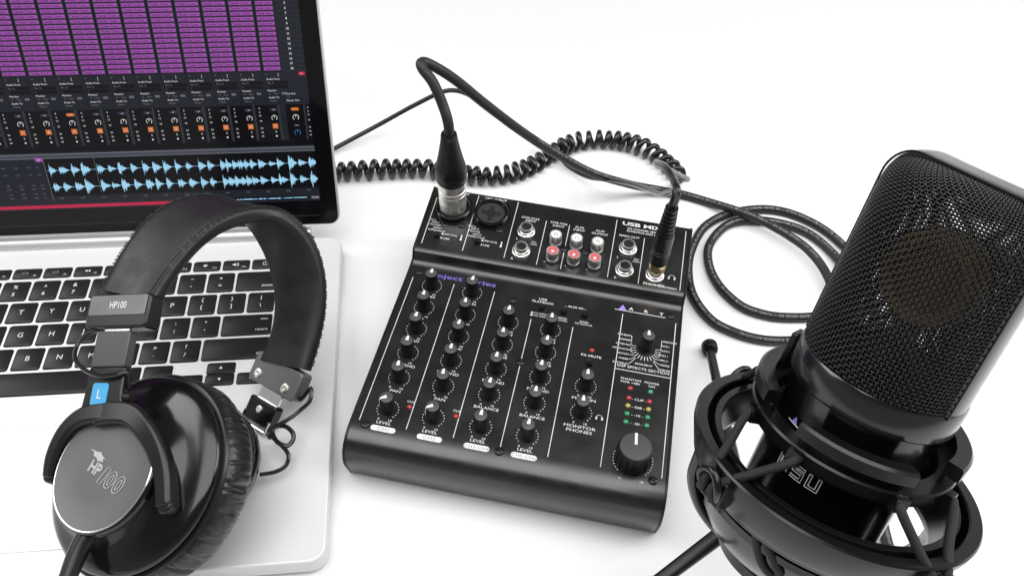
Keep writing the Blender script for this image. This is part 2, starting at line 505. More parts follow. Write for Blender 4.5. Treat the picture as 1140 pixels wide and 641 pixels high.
# display: columns, rows and colours as on the photographed screen
cm = [emit('screen_background', (30, 32, 40), 1), emit('screen_purple', (156, 82, 168), 1.0), emit('screen_purple_text', (92, 38, 100), 1),
      emit('screen_slate', (40, 50, 54), 1), emit('screen_black', (9, 9, 12), 1), emit('screen_white', (215, 215, 215), 1), emit('screen_grey', (110, 112, 120), 1),
      emit('screen_orange', (205, 112, 52), 1), emit('screen_wave', (150, 200, 228), 1.1), emit('screen_red', (185, 32, 68), 1), emit('screen_blue', (50, 110, 170), 1),
      emit('screen_line', (66, 70, 80), 1), emit('screen_row', (52, 40, 62), 1)]
BG, PU, PT, SL, BK, WH, GR, OR, WV, RD, BL, LN, RW = range(13)
DL, DR, DB, DT = UL + 13, 305.5, 28.6, 236.0
d = MB()
h0 = 0.02
d.quad(lidf, DL, DR, DB, DT, h0, BG)
PC = 16.09
cols = [150.5 + PC * k for k in range(-11, 9)]
for k, c in enumerate(cols):
    w = 13.6 if k < 19 else 10.3
    if c + w > DR: continue
    c0 = max(c, DL)
    d.quad(lidf, c0 - 2.4, c0, 119.4, DT - 6, h0 + 0.02, SL)
    d.quad(lidf, c0 - 1.9, c0 - 0.7, 119.4, DT - 6, h0 + 0.03, BK)
    for r in range(35):
        t0 = 119.6 + r * 3.14
        d.quad(lidf, c0, c0 + w, t0 + 0.15, t0 + 2.55, h0 + 0.03, PU)
        d.quad(lidf, c0, c0 + w, t0 + 0.15, t0 + 0.5, h0 + 0.04, PT)
        x = c0 + 0.5
        d.text(lidf, 'Tender Contr...', c0 + 0.5, t0 + 1.5, 1.3, PT, h0 + 0.04, bold=0.03, align='l', wide=1.05 if w > 12 else 0.78)
for r in range(35):
    t0 = 119.6 + r * 3.14 + 1.4
    if r < 18:
        d.text(lidf, str(18 - r), 297.0, t0, 1.35, WH, h0 + 0.03, bold=0.02)
    d.quad(lidf, 291, DR, t0 - 1.6, t0 - 1.48, h0 + 0.02, LN)
d.quad(lidf, DL, DR, 98.6, 118.9, h0 + 0.01, BG)
d.quad(lidf, DL, DR, 118.9, 119.2, h0 + 0.02, BK)
d.quad(lidf, 300.6, 304.6, 116.4, 118.6, h0 + 0.03, RD)
d.text(lidf, '10', 302.6, 117.5, 1.1, WH, h0 + 0.05)
for k, c in enumerate(cols):
    if c < DL - 1: continue
    d.quad(lidf, c, c + 14, 110.7, 113.0, h0 + 0.02, BK)
    d.quad(lidf, c, c + 14, 108.0, 110.2, h0 + 0.02, BK)
    d.quad(lidf, c - 1.4, c - 1.1, 98.4, 118.9, h0 + 0.02, BK)
    d.quad(lidf, c + 8.3, c + 8.5, 115.8, 118.2, h0 + 0.03, WH)
    d.quad(lidf, c + 0.6, c + 1.2, 117.2, 117.8, h0 + 0.03, GR)
    d.text(lidf, 'Audio From', c + 0.5, 114.3, 1.2, WH, h0 + 0.04, align='l')
    d.text(lidf, 'Ext. In', c + 0.9, 111.9, 1.2, GR, h0 + 0.04, align='l')
    d.text(lidf, '1', c + 0.9, 109.2, 1.1, GR, h0 + 0.04, align='l')
    d.text(lidf, 'Monitor', c + 0.5, 106.8, 1.2, WH, h0 + 0.04, align='l')
    d.text(lidf, 'In', c + 1.3, 104.7, 1.0, GR, h0 + 0.04, align='l')
    d.text(lidf, 'Auto', c + 4.2, 104.7, 1.0, GR, h0 + 0.04, align='l')
    d.quad(lidf, c + 9.3, c + 12, 104.0, 105.5, h0 + 0.03, GR)
    d.text(lidf, 'Off', c + 10.6, 104.75, 0.9, BK, h0 + 0.05)
    d.text(lidf, 'Audio To', c + 0.5, 102.2, 1.2, WH, h0 + 0.04, align='l')
    d.text(lidf, 'Master', c + 1.2, 100.0, 1.1, GR, h0 + 0.04, align='l')
    # mixer strip
    u = c + 2.4
    d.quad(lidf, c - 9.0, c + 4.9, 73.2, 97.2, h0 + 0.02, BK)
    d.quad(lidf, c + 5.3, c + 6.6, 73.2, 97.2, h0 + 0.03, SL)
    d.poly(lidf, rrect(u - 2.6, u + 2.6, 93.1, 95.1, 0.9, 3), h0 + 0.04, OR if k == 11 else RW)
    d.text(lidf, '-inf', u, 94.1, 0.9, WH, h0 + 0.06)
    ring = [(u + 1.75 * cos(t), 88.5 + 1.75 * sin(t)) for t in np.linspace(-0.9, pi + 0.9, 14)]
    d.tube(lidf.p(A(*[[x, y, h0 + 0.06] for x, y in ring])), 0.2, 4, mi=WH)
    d.quad(lidf, u - 0.17, u + 0.17, 88.4, 90.2, h0 + 0.07, WH)
    if k < 20:
        d.quad(lidf, u - 1.75, u + 1.75, 81.2, 84.6, h0 + 0.04, OR)
        d.text(lidf, str(max(1, k - 2)), u, 82.9, 1.5, WH, h0 + 0.06)
        d.text(lidf, 'S', u, 79.0, 1.4, WH, h0 + 0.06)
        d.disc(lidf, u, 76.0, 0.62, h0 + 0.05, 8, WH)
    for j, (t, s_) in enumerate(((95, '0'), (92.6, '6'), (90.2, '12'), (86.5, '18'), (81.6, '24'), (78.8, '36'), (76.2, '60'))):
        d.text(lidf, s_, c - 6.6, t, 1.15, WH, h0 + 0.05)
um = 295.6
d.quad(lidf, 289.6, DR, 73.2, 97.2, h0 + 0.03, BK)
d.quad(lidf, 301.2, 302.4, 73.2, 97.2, h0 + 0.04, SL)
d.poly(lidf, rrect(um - 2.6, um + 2.6, 93.1, 95.1, 0.9, 3), h0 + 0.06, OR)
for c_, t_, m_ in ((um, 88.5, WH), (um, 78.0, BL)):
    ring = [(c_ + 1.9 * cos(t), t_ + 1.9 * sin(t)) for t in np.linspace(-0.9, pi + 0.9, 14)]
    d.tube(lidf.p(A(*[[x, y, h0 + 0.07] for x, y in ring])), 0.22, 4, mi=m_)
    d.quad(lidf, c_ - 0.17, c_ + 0.17, t_, t_ + 1.7, h0 + 0.08, m_)
d.quad(lidf, um - 1.5, um + 1.5, 82.6, 83.4, h0 + 0.06, GR)
d.text(lidf, 'Cue Out', 291, 104.5, 1.2, WH, h0 + 0.05, align='l'); d.text(lidf, '1/2', 291.6, 102.4, 1.1, GR, h0 + 0.05, align='l')
d.text(lidf, 'Master Out', 291, 100.0, 1.2, WH, h0 + 0.05, align='l')
for t, s_ in ((95, '0'), (92.6, '6'), (90.2, '12'), (86.5, '18'), (81.6, '24'), (78.8, '36'), (76.2, '60')):
    d.text(lidf, s_, 304.0, t, 1.0, WH, h0 + 0.05)
d.quad(lidf, DL, DR, 69.2, 73.0, h0 + 0.02, BK)
d.quad(lidf, DL, DR, 67.6, 68.2, h0 + 0.03, GR)
d.quad(lidf, DL, DR, 64.9, 65.3, h0 + 0.03, GR)
d.quad(lidf, DL, DR, 65.4, 67.5, h0 + 0.02, LN)
d.quad(lidf, 128.5, DR, 38.4, 64.8, h0 + 0.02, BK)
d.quad(lidf, 128.3, 128.6, 35, 65, h0 + 0.03, GR)
d.quad(lidf, 123.6, 128, 62.9, 65.6, h0 + 0.04, PU)
d.text(lidf, 'H', 125.8, 64.2, 1.3, WH, h0 + 0.06)
for t in (59, 54, 46.5, 44, 40.3, 37.5):
    for x in (102, 110, 118, 123.5):
        d.text(lidf, random.choice(['0 50', '1.00', '0dB', '1/16']), x, t, 1.0, GR, h0 + 0.04)
d.quad(lidf, 160.5, 160.7, 40, 65, h0 + 0.03, GR)
hits = [132.2, 138.6, 146.3, 152.7, 163, 170, 176.4, 184.7, 192.4, 198.8, 205.8, 213.5, 220.6, 228.6, 234.7, 243.2, 246.9, 251, 255, 259, 262.8, 268.2, 275.3, 280.7, 288.4, 295, 302]
big = {192.4: 1.2, 205.8: 1.1, 176.4: 1.2, 288.4: 1.35, 302: 1.2, 152.7: 1.3, 220.6: 0.8, 213.5: 1.0, 275.3: 0.5, 295: 0.7, 170: 0.6, 138.6: 0.8}
for tc_ in (56.6, 44.7):
    d.quad(lidf, 129.5, 304.8, tc_ - 0.1, tc_ + 0.1, h0 + 0.04, WV)
    for hx in hits:
        amp = 6.0 * big.get(hx, 0.95)
        ln = random.uniform(4.5, 6.5)
        m_ = 26
        up_, lo_ = [], []
        for i in range(m_ + 1):
            f = i / m_
            env = (f / 0.1 if f < 0.1 else (1 - f) ** 1.1 * 0.95) * random.choice((0.4, 0.55, 0.7, 0.8, 1.0)) * random.uniform(0.8, 1.15)
            if i in (0, m_): env = 0.02
            up_.append((hx - 1.6 + f * ln, tc_ + amp * env + 0.1)); lo_.append((hx - 1.6 + f * ln, tc_ - amp * env * random.uniform(0.7, 1.1) - 0.1))
        q = A(*[[min(x, 305.3), y, h0 + 0.05] for x, y in up_ + lo_])
        n = m_ + 1
        d.add(lidf.p(q), [(n + i, n + i + 1, i + 1, i) for i in range(m_)], WV)
for i in range(13):
    d.text(lidf, '0:%02d' % (5 * i), 134 + i * 13.7, 36.6, 1.1, GR, h0 + 0.05)
d.quad(lidf, DL, 236, 29.7, 32.0, h0 + 0.03, RD)
d.quad(lidf, 238, 298.5, 29.9, 32.6, h0 + 0.03, BK)
for i in range(70):
    x = 240 + i * 0.82
    a = random.uniform(0.2, 0.55)
    d.quad(lidf, x, x + 0.7, 31.25 - a, 31.25 + a, h0 + 0.05, WV if random.random() < 0.85 else BL)
d.quad(lidf, 299.4, 305.2, 29.9, 32.4, h0 + 0.04, LN); d.text(lidf, '3.Audio', 302.3, 31.1, 1.1, WH, h0 + 0.06)
d.build('display', cm, lid, flat=True)

# ------------------------------------------------------------------ mixer
MX0, MY0, MA = -89.3239, 248.7202, -0.155
MWD = 180.2
mix = thing('audio_mixer', 'black audio mixer with rows of knobs between the laptop and microphone', 'audio mixer', (MX0, MY0, 0), MA)
prof = [(1.0, 1.6), (-3.0, 16), (-3.9, 21), (-3.6, 26), (-2.2, 30.4), (0.4, 33.8), (4.2, 36.4), (9, 37.6), (14, 37.8), (60, 37.8), (100, 37.8), (136.5, 37.8), (139.5, 38.2), (141.6, 39.4), (142.8, 41.2), (143.4, 43.6), (144.2, 45.0), (145.6, 45.75), (148, 46.05), (175, 48.9), (200.4, 51.55), (201.4, 51.3), (201.6, 50.2), (201.2, 8), (199, 1.6)]
sidef = Fr((0, 0, 0), (1, 0, 0), (0, 1, 0))     # x = v, y = z, z = u
MB().prism(sidef, prof, 1.3, MWD - 1.3).build('chassis', m_powder, mix, sharp=30)
cc = A(*prof).mean(0)


def outset(pr_, k):
    out = []
    n = len(pr_)
    for i in range(n):
        a = A(*pr_[(i - 1) % n]); b = A(*pr_[(i + 1) % n]); t = unit(b - a)
        nn = A(t[1], -t[0])
        if nn @ (A(*pr_[i]) - A(100, 25)) < 0: nn = -nn
        out.append(tuple(A(*pr_[i]) + k * nn))
    return out


po = outset(prof, 0.55)
for u0, u1 in ((-0.2, 1.28), (MWD - 1.28, MWD + 0.2)):
    MB().prism(sidef, po, u0, u1).build('side_panel', m_powder2, mix, sharp=30, bevel=0.35)
pf = Fr((0, 0, 37.8), (0, 0, 1), (1, 0, 0))                       # main panel
ra = math.atan2(6, 57)
rf = Fr((0, 145, 45.74), (0, -sin(ra), cos(ra)), (1, 0, 0))       # rear connector panel
H = 0.06
# --- printed lettering (white and purple)
L = MB()


def line(fr, a, b, w=0.42):
    a, b = A(*a), A(*b); t = unit(b - a); n_ = A(-t[1], t[0]) * w / 2
    q = [a - n_, b - n_, b + n_, a + n_]
    L.poly(fr, [tuple(x) for x in q], H, 0)


XC = [18.6, 45.4, 73.0, 99.9]
for a, b in (((4.8, 127.4), (4.9, 15)), ((32.4, 127.4), (32.4, 14.8)), ((59.4, 127), (59.5, 15)), ((86.5, 109.8), (86.5, 78)), ((86.5, 72.2), (86.5, 15.2)), ((113.3, 109.3), (113.4, 14.6)),
             ((142.8, 127.2), (142.8, 14.7)), ((176.6, 127), (176.6, 14.8)), ((142.8, 83.4), (176.6, 83.4)), ((137.2, 130.2), (169.8, 130.2))):
    line(pf, a, b, 0.45)
for a, b in (((4.4, 47), (4.4, 5.8)), ((32.4, 55), (32.4, 5.3)), ((60.4, 54.8), (60.4, 5.2)), ((82.3, 42.4), (82.3, 4.2)), ((98.3, 42.1), (98.3, 4)), ((129.2, 53.6), (129.2, 3.9)), ((149.3, 41.4), (149.3, 2.9)), ((176.2, 53.4), (176.2, 2.9))):
    line(rf, a, b, 0.45)
rows = [124, 105, 87, 68, 49, 26.5]
lab1 = ['GAIN', 'HI', 'LOW', 'FX SEND', 'PAN', 'LEVEL']
lab3 = [None, 'GAIN', 'TONE', 'FX SEND', 'BALANCE', 'LEVEL']
knob_spots = []


def dots(x, y, r=6.2, n=15, s=0.36, lo='0', hi='10'):
    for k in range(n + 1):
        t = radians(225 - 270 * k / n)
        L.disc(pf, x + r * cos(t), y + r * sin(t), s, H, 6, 0)
    L.text(pf, lo, x - r * 0.55, y - r * 1.17, 1.35, 0, H, wide=1.2)
    L.text(pf, hi, x + r * 0.55, y - r * 1.17, 1.35, 0, H, wide=1.2)


for ci, x in enumerate(XC):
    for ri, y in enumerate(rows):
        if ci >= 2 and ri == 0: continue
        dots(x, y - 1.2)
        lb = (lab1 if ci < 2 else lab3)[ri]
        L.text(pf, lb, x + 0.4, y - 10.6, 1.75, 0, H, wide=1.35)
        knob_spots.append((x, y - 1.2, -122 if (ci < 2 and ri == 5) else 0))
    cx, hw = ((19.7, 7.2), (46.6, 7.2), (73.6, 7.3), (100.4, 7.3))[ci]
    L.poly(pf, rrect(cx - hw, cx + hw, 10.2, 13.7, 1.7, 6), H, 0)
    L.text(pf, ('CH1', 'CH2', 'CH3-CH4', 'CH5-CH6')[ci], cx, 11.95, 2.1, 2, H + 0.05, wide=1.25 if ci < 2 else 1.1)
for x, y in ((30.2, 33.1), (57.6, 32.8)): L.text(pf, 'CLIP', x, y, 1.3, 0, H, wide=1.3)
for y in (67.3, 48.4):
    dots(127.4, y - 1.0); knob_spots.append((127.4, y - 1.0, 0))
L.text(pf, 'MAIN IN', 127.6, 57.0, 1.75, 0, H, wide=1.5, bold=0.0)
L.text(pf, 'MONITOR', 128.0, 37.6, 1.9, 0, H, wide=1.45, bold=0.0); L.text(pf, 'PHONES', 128.0, 34.8, 1.9, 0, H, wide=1.45, bold=0.0)


def headset(fr, x, y, r):
    L.tube(fr.p(A(*[[x + r * cos(t), y + r * sin(t), H] for t in np.linspace(-0.5, pi + 0.5, 14)])), 0.22, 4, mi=0)
    for sg in (-1, 1): L.quad(fr, x + sg * r - 0.55, x + sg * r + 0.55, y - 1.5, y + 0.3, H, 0)


headset(pf, 138.1, 46.4, 1.7)
L.text(pf, 'FX MUTE', 127.6, 89.3, 1.6, 0, H, wide=1.35, bold=0.01)
L.text(pf, 'USB', 91.2, 127.7, 1.6, 0, H, wide=1.35, bold=0.01); L.text(pf, 'PLAYBACK', 91.6, 125.2, 1.6, 0, H, wide=1.25, bold=0.01)
for y, t in ((115.4, 'TO MON'), (113.3, 'TO MAIN')):
    L.text(pf, t, 91.6, y, 1.2, 0, H, wide=1.25); L.quad(pf, 85.4, 86.8, y - 0.6, y + 0.6, H, 0)
L.text(pf, '- AUX IN -', 112.6, 125.7, 1.5, 0, H, wide=1.35, bold=0.01)
for x in (105.9, 119.5):
    L.text(pf, 'SEND', x, 114.9, 1.3, 0, H, wide=1.25); L.text(pf, 'TO MONITOR' if x > 110 else 'RETURN', x, 113.0, 1.2, 0, H, wide=1.0)
# logo
L.poly(pf, [(139.4, 130.35), (144.8, 130.35), (142.1, 135.0)], H + 0.05, 1)
for x, t in ((147.6, 'A'), (157.3, 'R'), (167.0, 'T')): L.text(pf, t, x, 132.6, 2.2, 0, H, wide=1.25, bold=0.02)
# effect selector legend
fx_l = ['DOUBLING', 'FLANGER', 'GATED REV', 'LARGE ROOM', 'ROTARY', 'PHASER', 'SLAP DELAY', 'REVRB+DELAY']
fx_r = ['LARGE ROOM', 'PLATE 1', 'PLATE 2', 'HALL 1', 'HALL 2', 'CHORUS', 'CHRS+REV', '']
for k in range(15):
    t = radians(190 + 200 * k / 14) if False else radians(172 + 196 * k / 14)
    a = (159.7 + 6.0 * cos(t), 102.2 + 6.0 * sin(t)); b = (159.7 + 9.2 * cos(t), 102.2 + 9.2 * sin(t))
    line(pf, a, b, 0.38)
for k in range(7):
    y = 110.6 - k * 3.7
    L.text(pf, fx_l[k], 150.2, y, 1.25, 0, H, wide=0.95, align='r', bold=0.01)
    L.text(pf, fx_r[k], 169.2, y, 1.25, 0, H, wide=0.8, align='l', bold=0.01)
    for sx in (-1, 1):
        xx = 159.7 + sx * 9.2
        yy = 102.2 + 9.0 * sin(radians(8 - 13.5 * k))
        x_in = 159.7 + sx * max(5.5, 9.2 * abs(cos(radians(8 - 13.5 * k))))
        line(pf, (159.7 + sx * 9.3, y), (x_in, yy), 0.3)
L.text(pf, 'REVRB-DELAY', 159.7, 89.9, 1.2, 0, H, wide=1.0, bold=0.01)
L.text(pf, 'DSP EFFECTS SECTION', 159.7, 86.4, 1.8, 0, H, wide=1.2)
for y, t in ((77.2, 'PHANTOM'), (74.9, 'PWR +48V')): L.text(pf, t, 153.2, y, 1.45, 0, H, wide=1.2, bold=0.0)
for y, t in ((77.2, 'POWER'), (74.9, 'ON')): L.text(pf, t, 165.8, y, 1.45, 0, H, wide=1.2, bold=0.0)
for y, t in ((63.6, '- CLIP -'), (58.1, '- 0dB -'), (52.5, '- -10 -'), (46.8, '- -20 -')): L.text(pf, t, 159.4, y, 1.5, 0, H, wide=1.3, bold=0.0)
dots(159.9, 23.0, 11.0, 26, 0.36)
# project series
L.text(pf, 'project series', 35.6, 132.0, 3.6, 3, H, fit=47.0, bold=0.012)
# rear panel lettering
L.text(rf, 'CH1 INPUT', 18.0, 54.3, 1.6, 0, H, wide=1.35, bold=0.01)
L.text(rf, 'CH2 INPUT', 44.6, 54.0, 1.6, 0, H, wide=1.35, bold=0.01)
for x in (9.2, 36.5):
    for k, t in enumerate(('BAL/UNBAL', 'INPUT', 'MIC/LINE')): L.text(rf, t, x, 27.2 - k * 2.1, 1.35, 0, H, wide=1.0, bold=0.0)
    for k, t in enumerate(('INPUT', 'IMPEDANCE')): L.text(rf, t, x + 2.4, 20.6 - k * 2.1, 1.35, 0, H, wide=1.1, bold=0.0)
    L.text(rf, 'INST (HI-Z)', x + 12.6, 16.4, 1.2, 0, H, wide=1.0, bold=0.01)
    L.quad(rf, x + 6.3, x + 7.6, 12.2, 13.4, H, 0); L.text(rf, 'LINE', x + 10.4, 12.8, 1.3, 0, H, wide=1.1, bold=0.01)
    L.quad(rf, x + 6.3, x + 7.6, 15.8, 17.0, H, 0)
    L.poly(rf, [(x + 19.2, 13.4), (x + 20.6, 13.4), (x + 20.2, 16.0), (x + 20.4, 18.0), (x + 19.4, 18.0), (x + 19.6, 16.0)], H, 0)
L.text(rf, 'CH3-CH4', 71.2, 42.4, 1.6, 0, H, wide=1.25, bold=0.01); L.text(rf, 'INPUT', 72, 40.0, 1.5, 0, H, wide=1.2, bold=0.01)
L.text(rf, 'CH5-CH6', 91.0, 42.1, 1.6, 0, H, wide=1.2, bold=0.01); L.text(rf, 'INPUT', 91.2, 39.5, 1.5, 0, H, wide=1.3, bold=0.01)
L.text(rf, 'AUX', 105.2, 41.4, 1.6, 0, H, wide=1.3, bold=0.01); L.text(rf, 'INPUT', 105.4, 38.9, 1.5, 0, H, wide=1.3, bold=0.01)
L.text(rf, 'AUX', 119.4, 41.2, 1.6, 0, H, wide=1.3, bold=0.01); L.text(rf, 'OUTPUT', 119.4, 38.6, 1.5, 0, H, wide=1.3, bold=0.01)
for x, y in ((65.8, 5.8), (87.4, 7.7), (101.7, 7.5), (115.7, 7.3), (134.3, 4.6)): L.text(rf, 'R', x, y, 1.5, 0, H, wide=1.2, bold=0.01)
for x, y in ((65.8, 23), (87.2, 22.5), (101.5, 22.3), (115.5, 22.1), (133.8, 21.7)): L.text(rf, 'L', x, y, 1.5, 0, H, wide=1.2, bold=0.01)
for x in (77.5, 146.2): L.text(rf, 'BAL/', x, 22.4, 1.2, 0, H, wide=1.0); L.text(rf, 'UNBAL', x, 20.4, 1.2, 0, H, wide=0.9)
L.text(rf, 'USB MIX', 146.8, 51.6, 2.9, 0, H, wide=1.7, bold=0.03)
L.text(rf, 'SIX CHANNEL MIXER / USB', 137.0, 47.7, 1.35, 0, H, wide=1.2, align='l', bold=0.015)
L.text(rf, 'INTERFACE AND EFFECTS', 137.0, 45.4, 1.35, 0, H, wide=1.2, align='l', bold=0.015)
L.text(rf, 'MAIN OUT', 139.2, 40.6, 1.5, 0, H, wide=1.3, bold=0.01)
L.text(rf, 'PHONES', 159.3, 4.0, 1.8, 0, H, wide=1.4, bold=0.015); L.text(rf, 'STEREO', 170.2, 3.5, 1.25, 0, H, wide=1.3, bold=0.01)
headset(rf, 170.2, 12.2, 1.9)
L.build('lettering', [m_white_ink, m_purple, m_pill_txt, m_purple_d], mix, flat=True)


# --- knobs: built once, copied
def knob_mesh(name, r, hgt, flutes, capr, x, y, ang_):
    f0 = pf
    m = MB()

    def rf_(rr, z, th, j):
        return rr * (1 + (0.035 * cos(flutes * th) if 1 <= j <= 3 else 0))
    m.lathe(f0, [(r * 1.02, 0.3), (r * 1.02, 0.9), (r * 0.99, hgt * 0.55), (r * 0.95, hgt * 0.88), (r * 0.90, hgt), (capr, hgt + 0.05)], 96, 0, rfun=rf_)
    m.lathe(f0, [(capr, hgt + 0.05), (capr * 0.97, hgt + 0.35), (capr * 0.6, hgt + 0.62), (capr * 0.2, hgt + 0.75), (0.0001, hgt + 0.76)], 40, 1)
    body = m.build(name, [m_knob, m_knobtop], mix, origin=pf.o)
    p = MB()
    wd = 0.62 if r < 6 else 0.75
    y0_ = 0.2 if r < 6 else r * 0.12
    yy = [y0_ - 0.4, capr * 0.3, capr * 0.6, capr * 0.97]; zq = [hgt + 0.86, hgt + 0.84, hgt + 0.76, hgt + 0.5]; wq = [wd * 1.7, wd * 1.5, wd * 1.2, wd * 0.85] if r < 6 else [wd] * 4
    q = []
    for k_ in range(4): q += [(-wq[k_], yy[k_], zq[k_]), (wq[k_], yy[k_], zq[k_])]
    p.add(f0.p(A(*q)), [(0, 1, 3, 2), (2, 3, 5, 4), (4, 5, 7, 6)])
    if r < 6:
        q = [(-wd * 0.8, capr * 0.95, hgt + 0.46), (wd * 0.8, capr * 0.95, hgt + 0.46), (wd * 0.8, r * 1.0, hgt - 0.5), (-wd * 0.8, r * 1.0, hgt - 0.5), (wd * 0.8, r * 1.09, hgt * 0.45), (-wd * 0.8, r * 1.09, hgt * 0.45)]
        p.add(f0.p(A(*q)), [(0, 1, 2, 3), (3, 2, 4, 5)])
    ptr = p.build('pointer', m_white_ink, body, origin=pf.o)
    ptr.location = (0, 0, 0)
    body.location = [c * 0.001 for c in pf.at(x, y, 0)]; body.rotation_euler = (0, 0, radians(-ang_))
    return body, ptr


first = None
for x, y, a in knob_spots:
    if first is None:
        kb, kp = knob_mesh('knob', 4.15, 12.0, 18, 3.7, x, y, a); first = (kb, kp)
    else:
        b2 = first[0].copy(); COL.objects.link(b2); p2 = first[1].copy(); COL.objects.link(p2); p2.parent = b2
        b2.location = [c * 0.001 for c in pf.at(x, y, 0)]; b2.rotation_euler = (0, 0, radians(-a) + random.uniform(-0.08, 0.08))
b2 = first[0].copy(); COL.objects.link(b2); p2 = first[1].copy(); COL.objects.link(p2); p2.parent = b2
b2.location = [c * 0.001 for c in pf.at(159.7, 103.4, 0)]; b2.rotation_euler = (0, 0, 0.05)
mk, mp = knob_mesh('main_knob', 9.9, 13.5, 40, 8.7, 159.6, 23.2, -4)
mk.name = 'main_knob'

# --- leds, buttons, screws, built once and copied
_proto = {}


def part_copy(key, maker, fr, x, y, rot=0.0, mats=None, subs=()):
    """maker builds the part at fr origin the first time; later ones share its mesh"""
    if key not in _proto:
        _proto[key] = maker()
        o = _proto[key]
    else:
        o = _proto[key].copy(); COL.objects.link(o)
        for c in list(_proto[key].children):
            cc_ = c.copy(); COL.objects.link(cc_); cc_.parent = o
    o.location = [c * 0.001 for c in fr.at(x, y, 0)]
    o.rotation_euler = (0, 0, rot)
    return o


def led(color, m_):
    def mk_():
        b = MB().lathe(pf, [(1.55, 0.02), (1.5, 0.5), (1.25, 1.0), (0.7, 1.3), (0.0001, 1.4)], 16, 0)
        b.lathe(pf, [(2.0, 0.02), (1.95, 0.25), (1.5, 0.25)], 16, 1)
        return b.build('led', [m_, m_gap], mix, origin=pf.o)
    return mk_


LR_, LG_, LY_ = led('red', m_ledr), led('green', m_ledg), led('yellow', m_ledy)
for x, y, c in ((153.4, 70.6, 'r'), (165.4, 70.7, 'g'), (153.4, 63.6, 'r'), (165.4, 63.6, 'r'), (153.4, 58.1, 'y'), (165.4, 58.1, 'y'), (153.4, 52.5, 'g'), (165.4, 52.5, 'g'), (153.4, 46.8, 'g'), (165.4, 46.8, 'g'), (30.2, 29.3, 'r'), (57.6, 29.0, 'r'), (127.4, 93.5, 'r')):
    part_copy('led' + c, {'r': LR_, 'g': LG_, 'y': LY_}[c], pf, x, y)


def mk_button():
    b = MB().lathe(pf, [(3.1, 0.03), (3.0, 0.5), (2.5, 0.55)], 20, 1)
    b.lathe(pf, [(2.45, 0.2), (2.4, 3.2), (2.1, 3.6), (1.4, 3.45), (0.0001, 3.4)], 20, 0)
    return b.build('push_button', [m_knob, m_gap], mix, origin=pf.o)


for x, y in ((91.5, 119.1), (105.8, 119.0), (119.5, 119.3), (127.3, 82.6)): part_copy('btn', mk_button, pf, x, y)


def mk_rbutton():
    b = MB().lathe(rf, [(2.9, 0.03), (2.8, 0.5), (2.4, 0.55)], 20, 1)
    b.lathe(rf, [(2.3, 0.2), (2.25, 3.0), (1.9, 3.5), (1.2, 3.35), (0.0001, 3.3)], 20, 0)
    return b.build('push_button', [m_knob, m_gap], mix, origin=rf.o)


for x, y in ((12.7, 13.3), (40.5, 13.7)): part_copy('rbtn', mk_rbutton, rf, x, y)


def mk_screw(fr):
    def f():
        b = MB().lathe(fr, [(2.7, 0.03), (2.6, 0.5), (2.1, 0.95), (1.0, 1.15), (0.0001, 1.2)], 20, 0)
        b.quad(fr, -1.5, 1.5, -0.3, 0.3, 1.24, 1); b.quad(fr, -0.3, 0.3, -1.5, 1.5, 1.245, 1)
        return b.build('screw', [m_screw, m_hole], mix, origin=fr.o)
    return f


for x, y in ((9.2, 12.7), (86.5, 12.1), (86.5, 75), (72.2, 122.6), (172.6, 132.2), (172.0, 12.5), (7.6, 132.4)): part_copy('screw', mk_screw(pf), pf, x, y, random.uniform(0, 3))
for x, y in ((98.3, 20.7), (112.3, 21.1), (26.8, 26.2), (52.8, 27.4), (35.5, 51.6)): part_copy('rscrew', mk_screw(rf), rf, x, y)


def mk_trs():
    b = MB().lathe(rf, [(6.1, 0.05), (6.1, 0.5), (5.7, 0.9), (5.2, 1.0)], 36, 0)
    for k in range(6): pass
    b.lathe(rf, [(5.4, 0.9), (5.3, 2.0), (4.6, 2.5), (4.3, 2.55)], 6, 0)
    b.lathe(rf, [(4.4, 2.3), (4.35, 5.0), (4.0, 5.4), (3.45, 5.4), (3.3, 5.0), (3.25, 1.0)], 32, 0)
    b.lathe(rf, [(3.25, 3.2), (0.0001, 3.1)], 24, 1)
    return b.build('phone_jack', [m_nickel, m_hole], mix, origin=rf.o)


for x, y in ((70.5, 30.6), (70.4, 13.4), (139.4, 30.4), (139.3, 12.0), (159.2, 12.1)): part_copy('trs', mk_trs, rf, x, y)


def mk_rca(m_in):
    def f():
        b = MB().lathe(rf, [(5.6, 0.05), (5.5, 0.5), (5.0, 0.6), (4.6, 0.5)], 28, 2)
        b.lathe(rf, [(4.4, 0.4), (4.3, 1.6), (3.0, 1.7), (3.0, 3.0), (4.1, 3.1), (4.15, 8.6), (3.9, 9.0), (3.2, 9.0), (3.1, 8.7)], 28, 0)
        b.lathe(rf, [(3.15, 8.7), (1.7, 8.6), (1.6, 8.2), (1.3, 8.1)], 24, 1)
        b.lathe(rf, [(1.35, 8.3), (0.9, 7.0), (0.0001, 6.9)], 16, 3)
        return b.build('rca_jack', [m_nickel, m_in, m_knob, m_nickel], mix, origin=rf.o)
    return f


for x in (91.3, 105.2, 119.2): part_copy('rcaw', mk_rca(m_white_in), rf, x, 25)
for x in (91.5, 105.4, 119.2): part_copy('rcar', mk_rca(m_red_in), rf, x, 11.3)


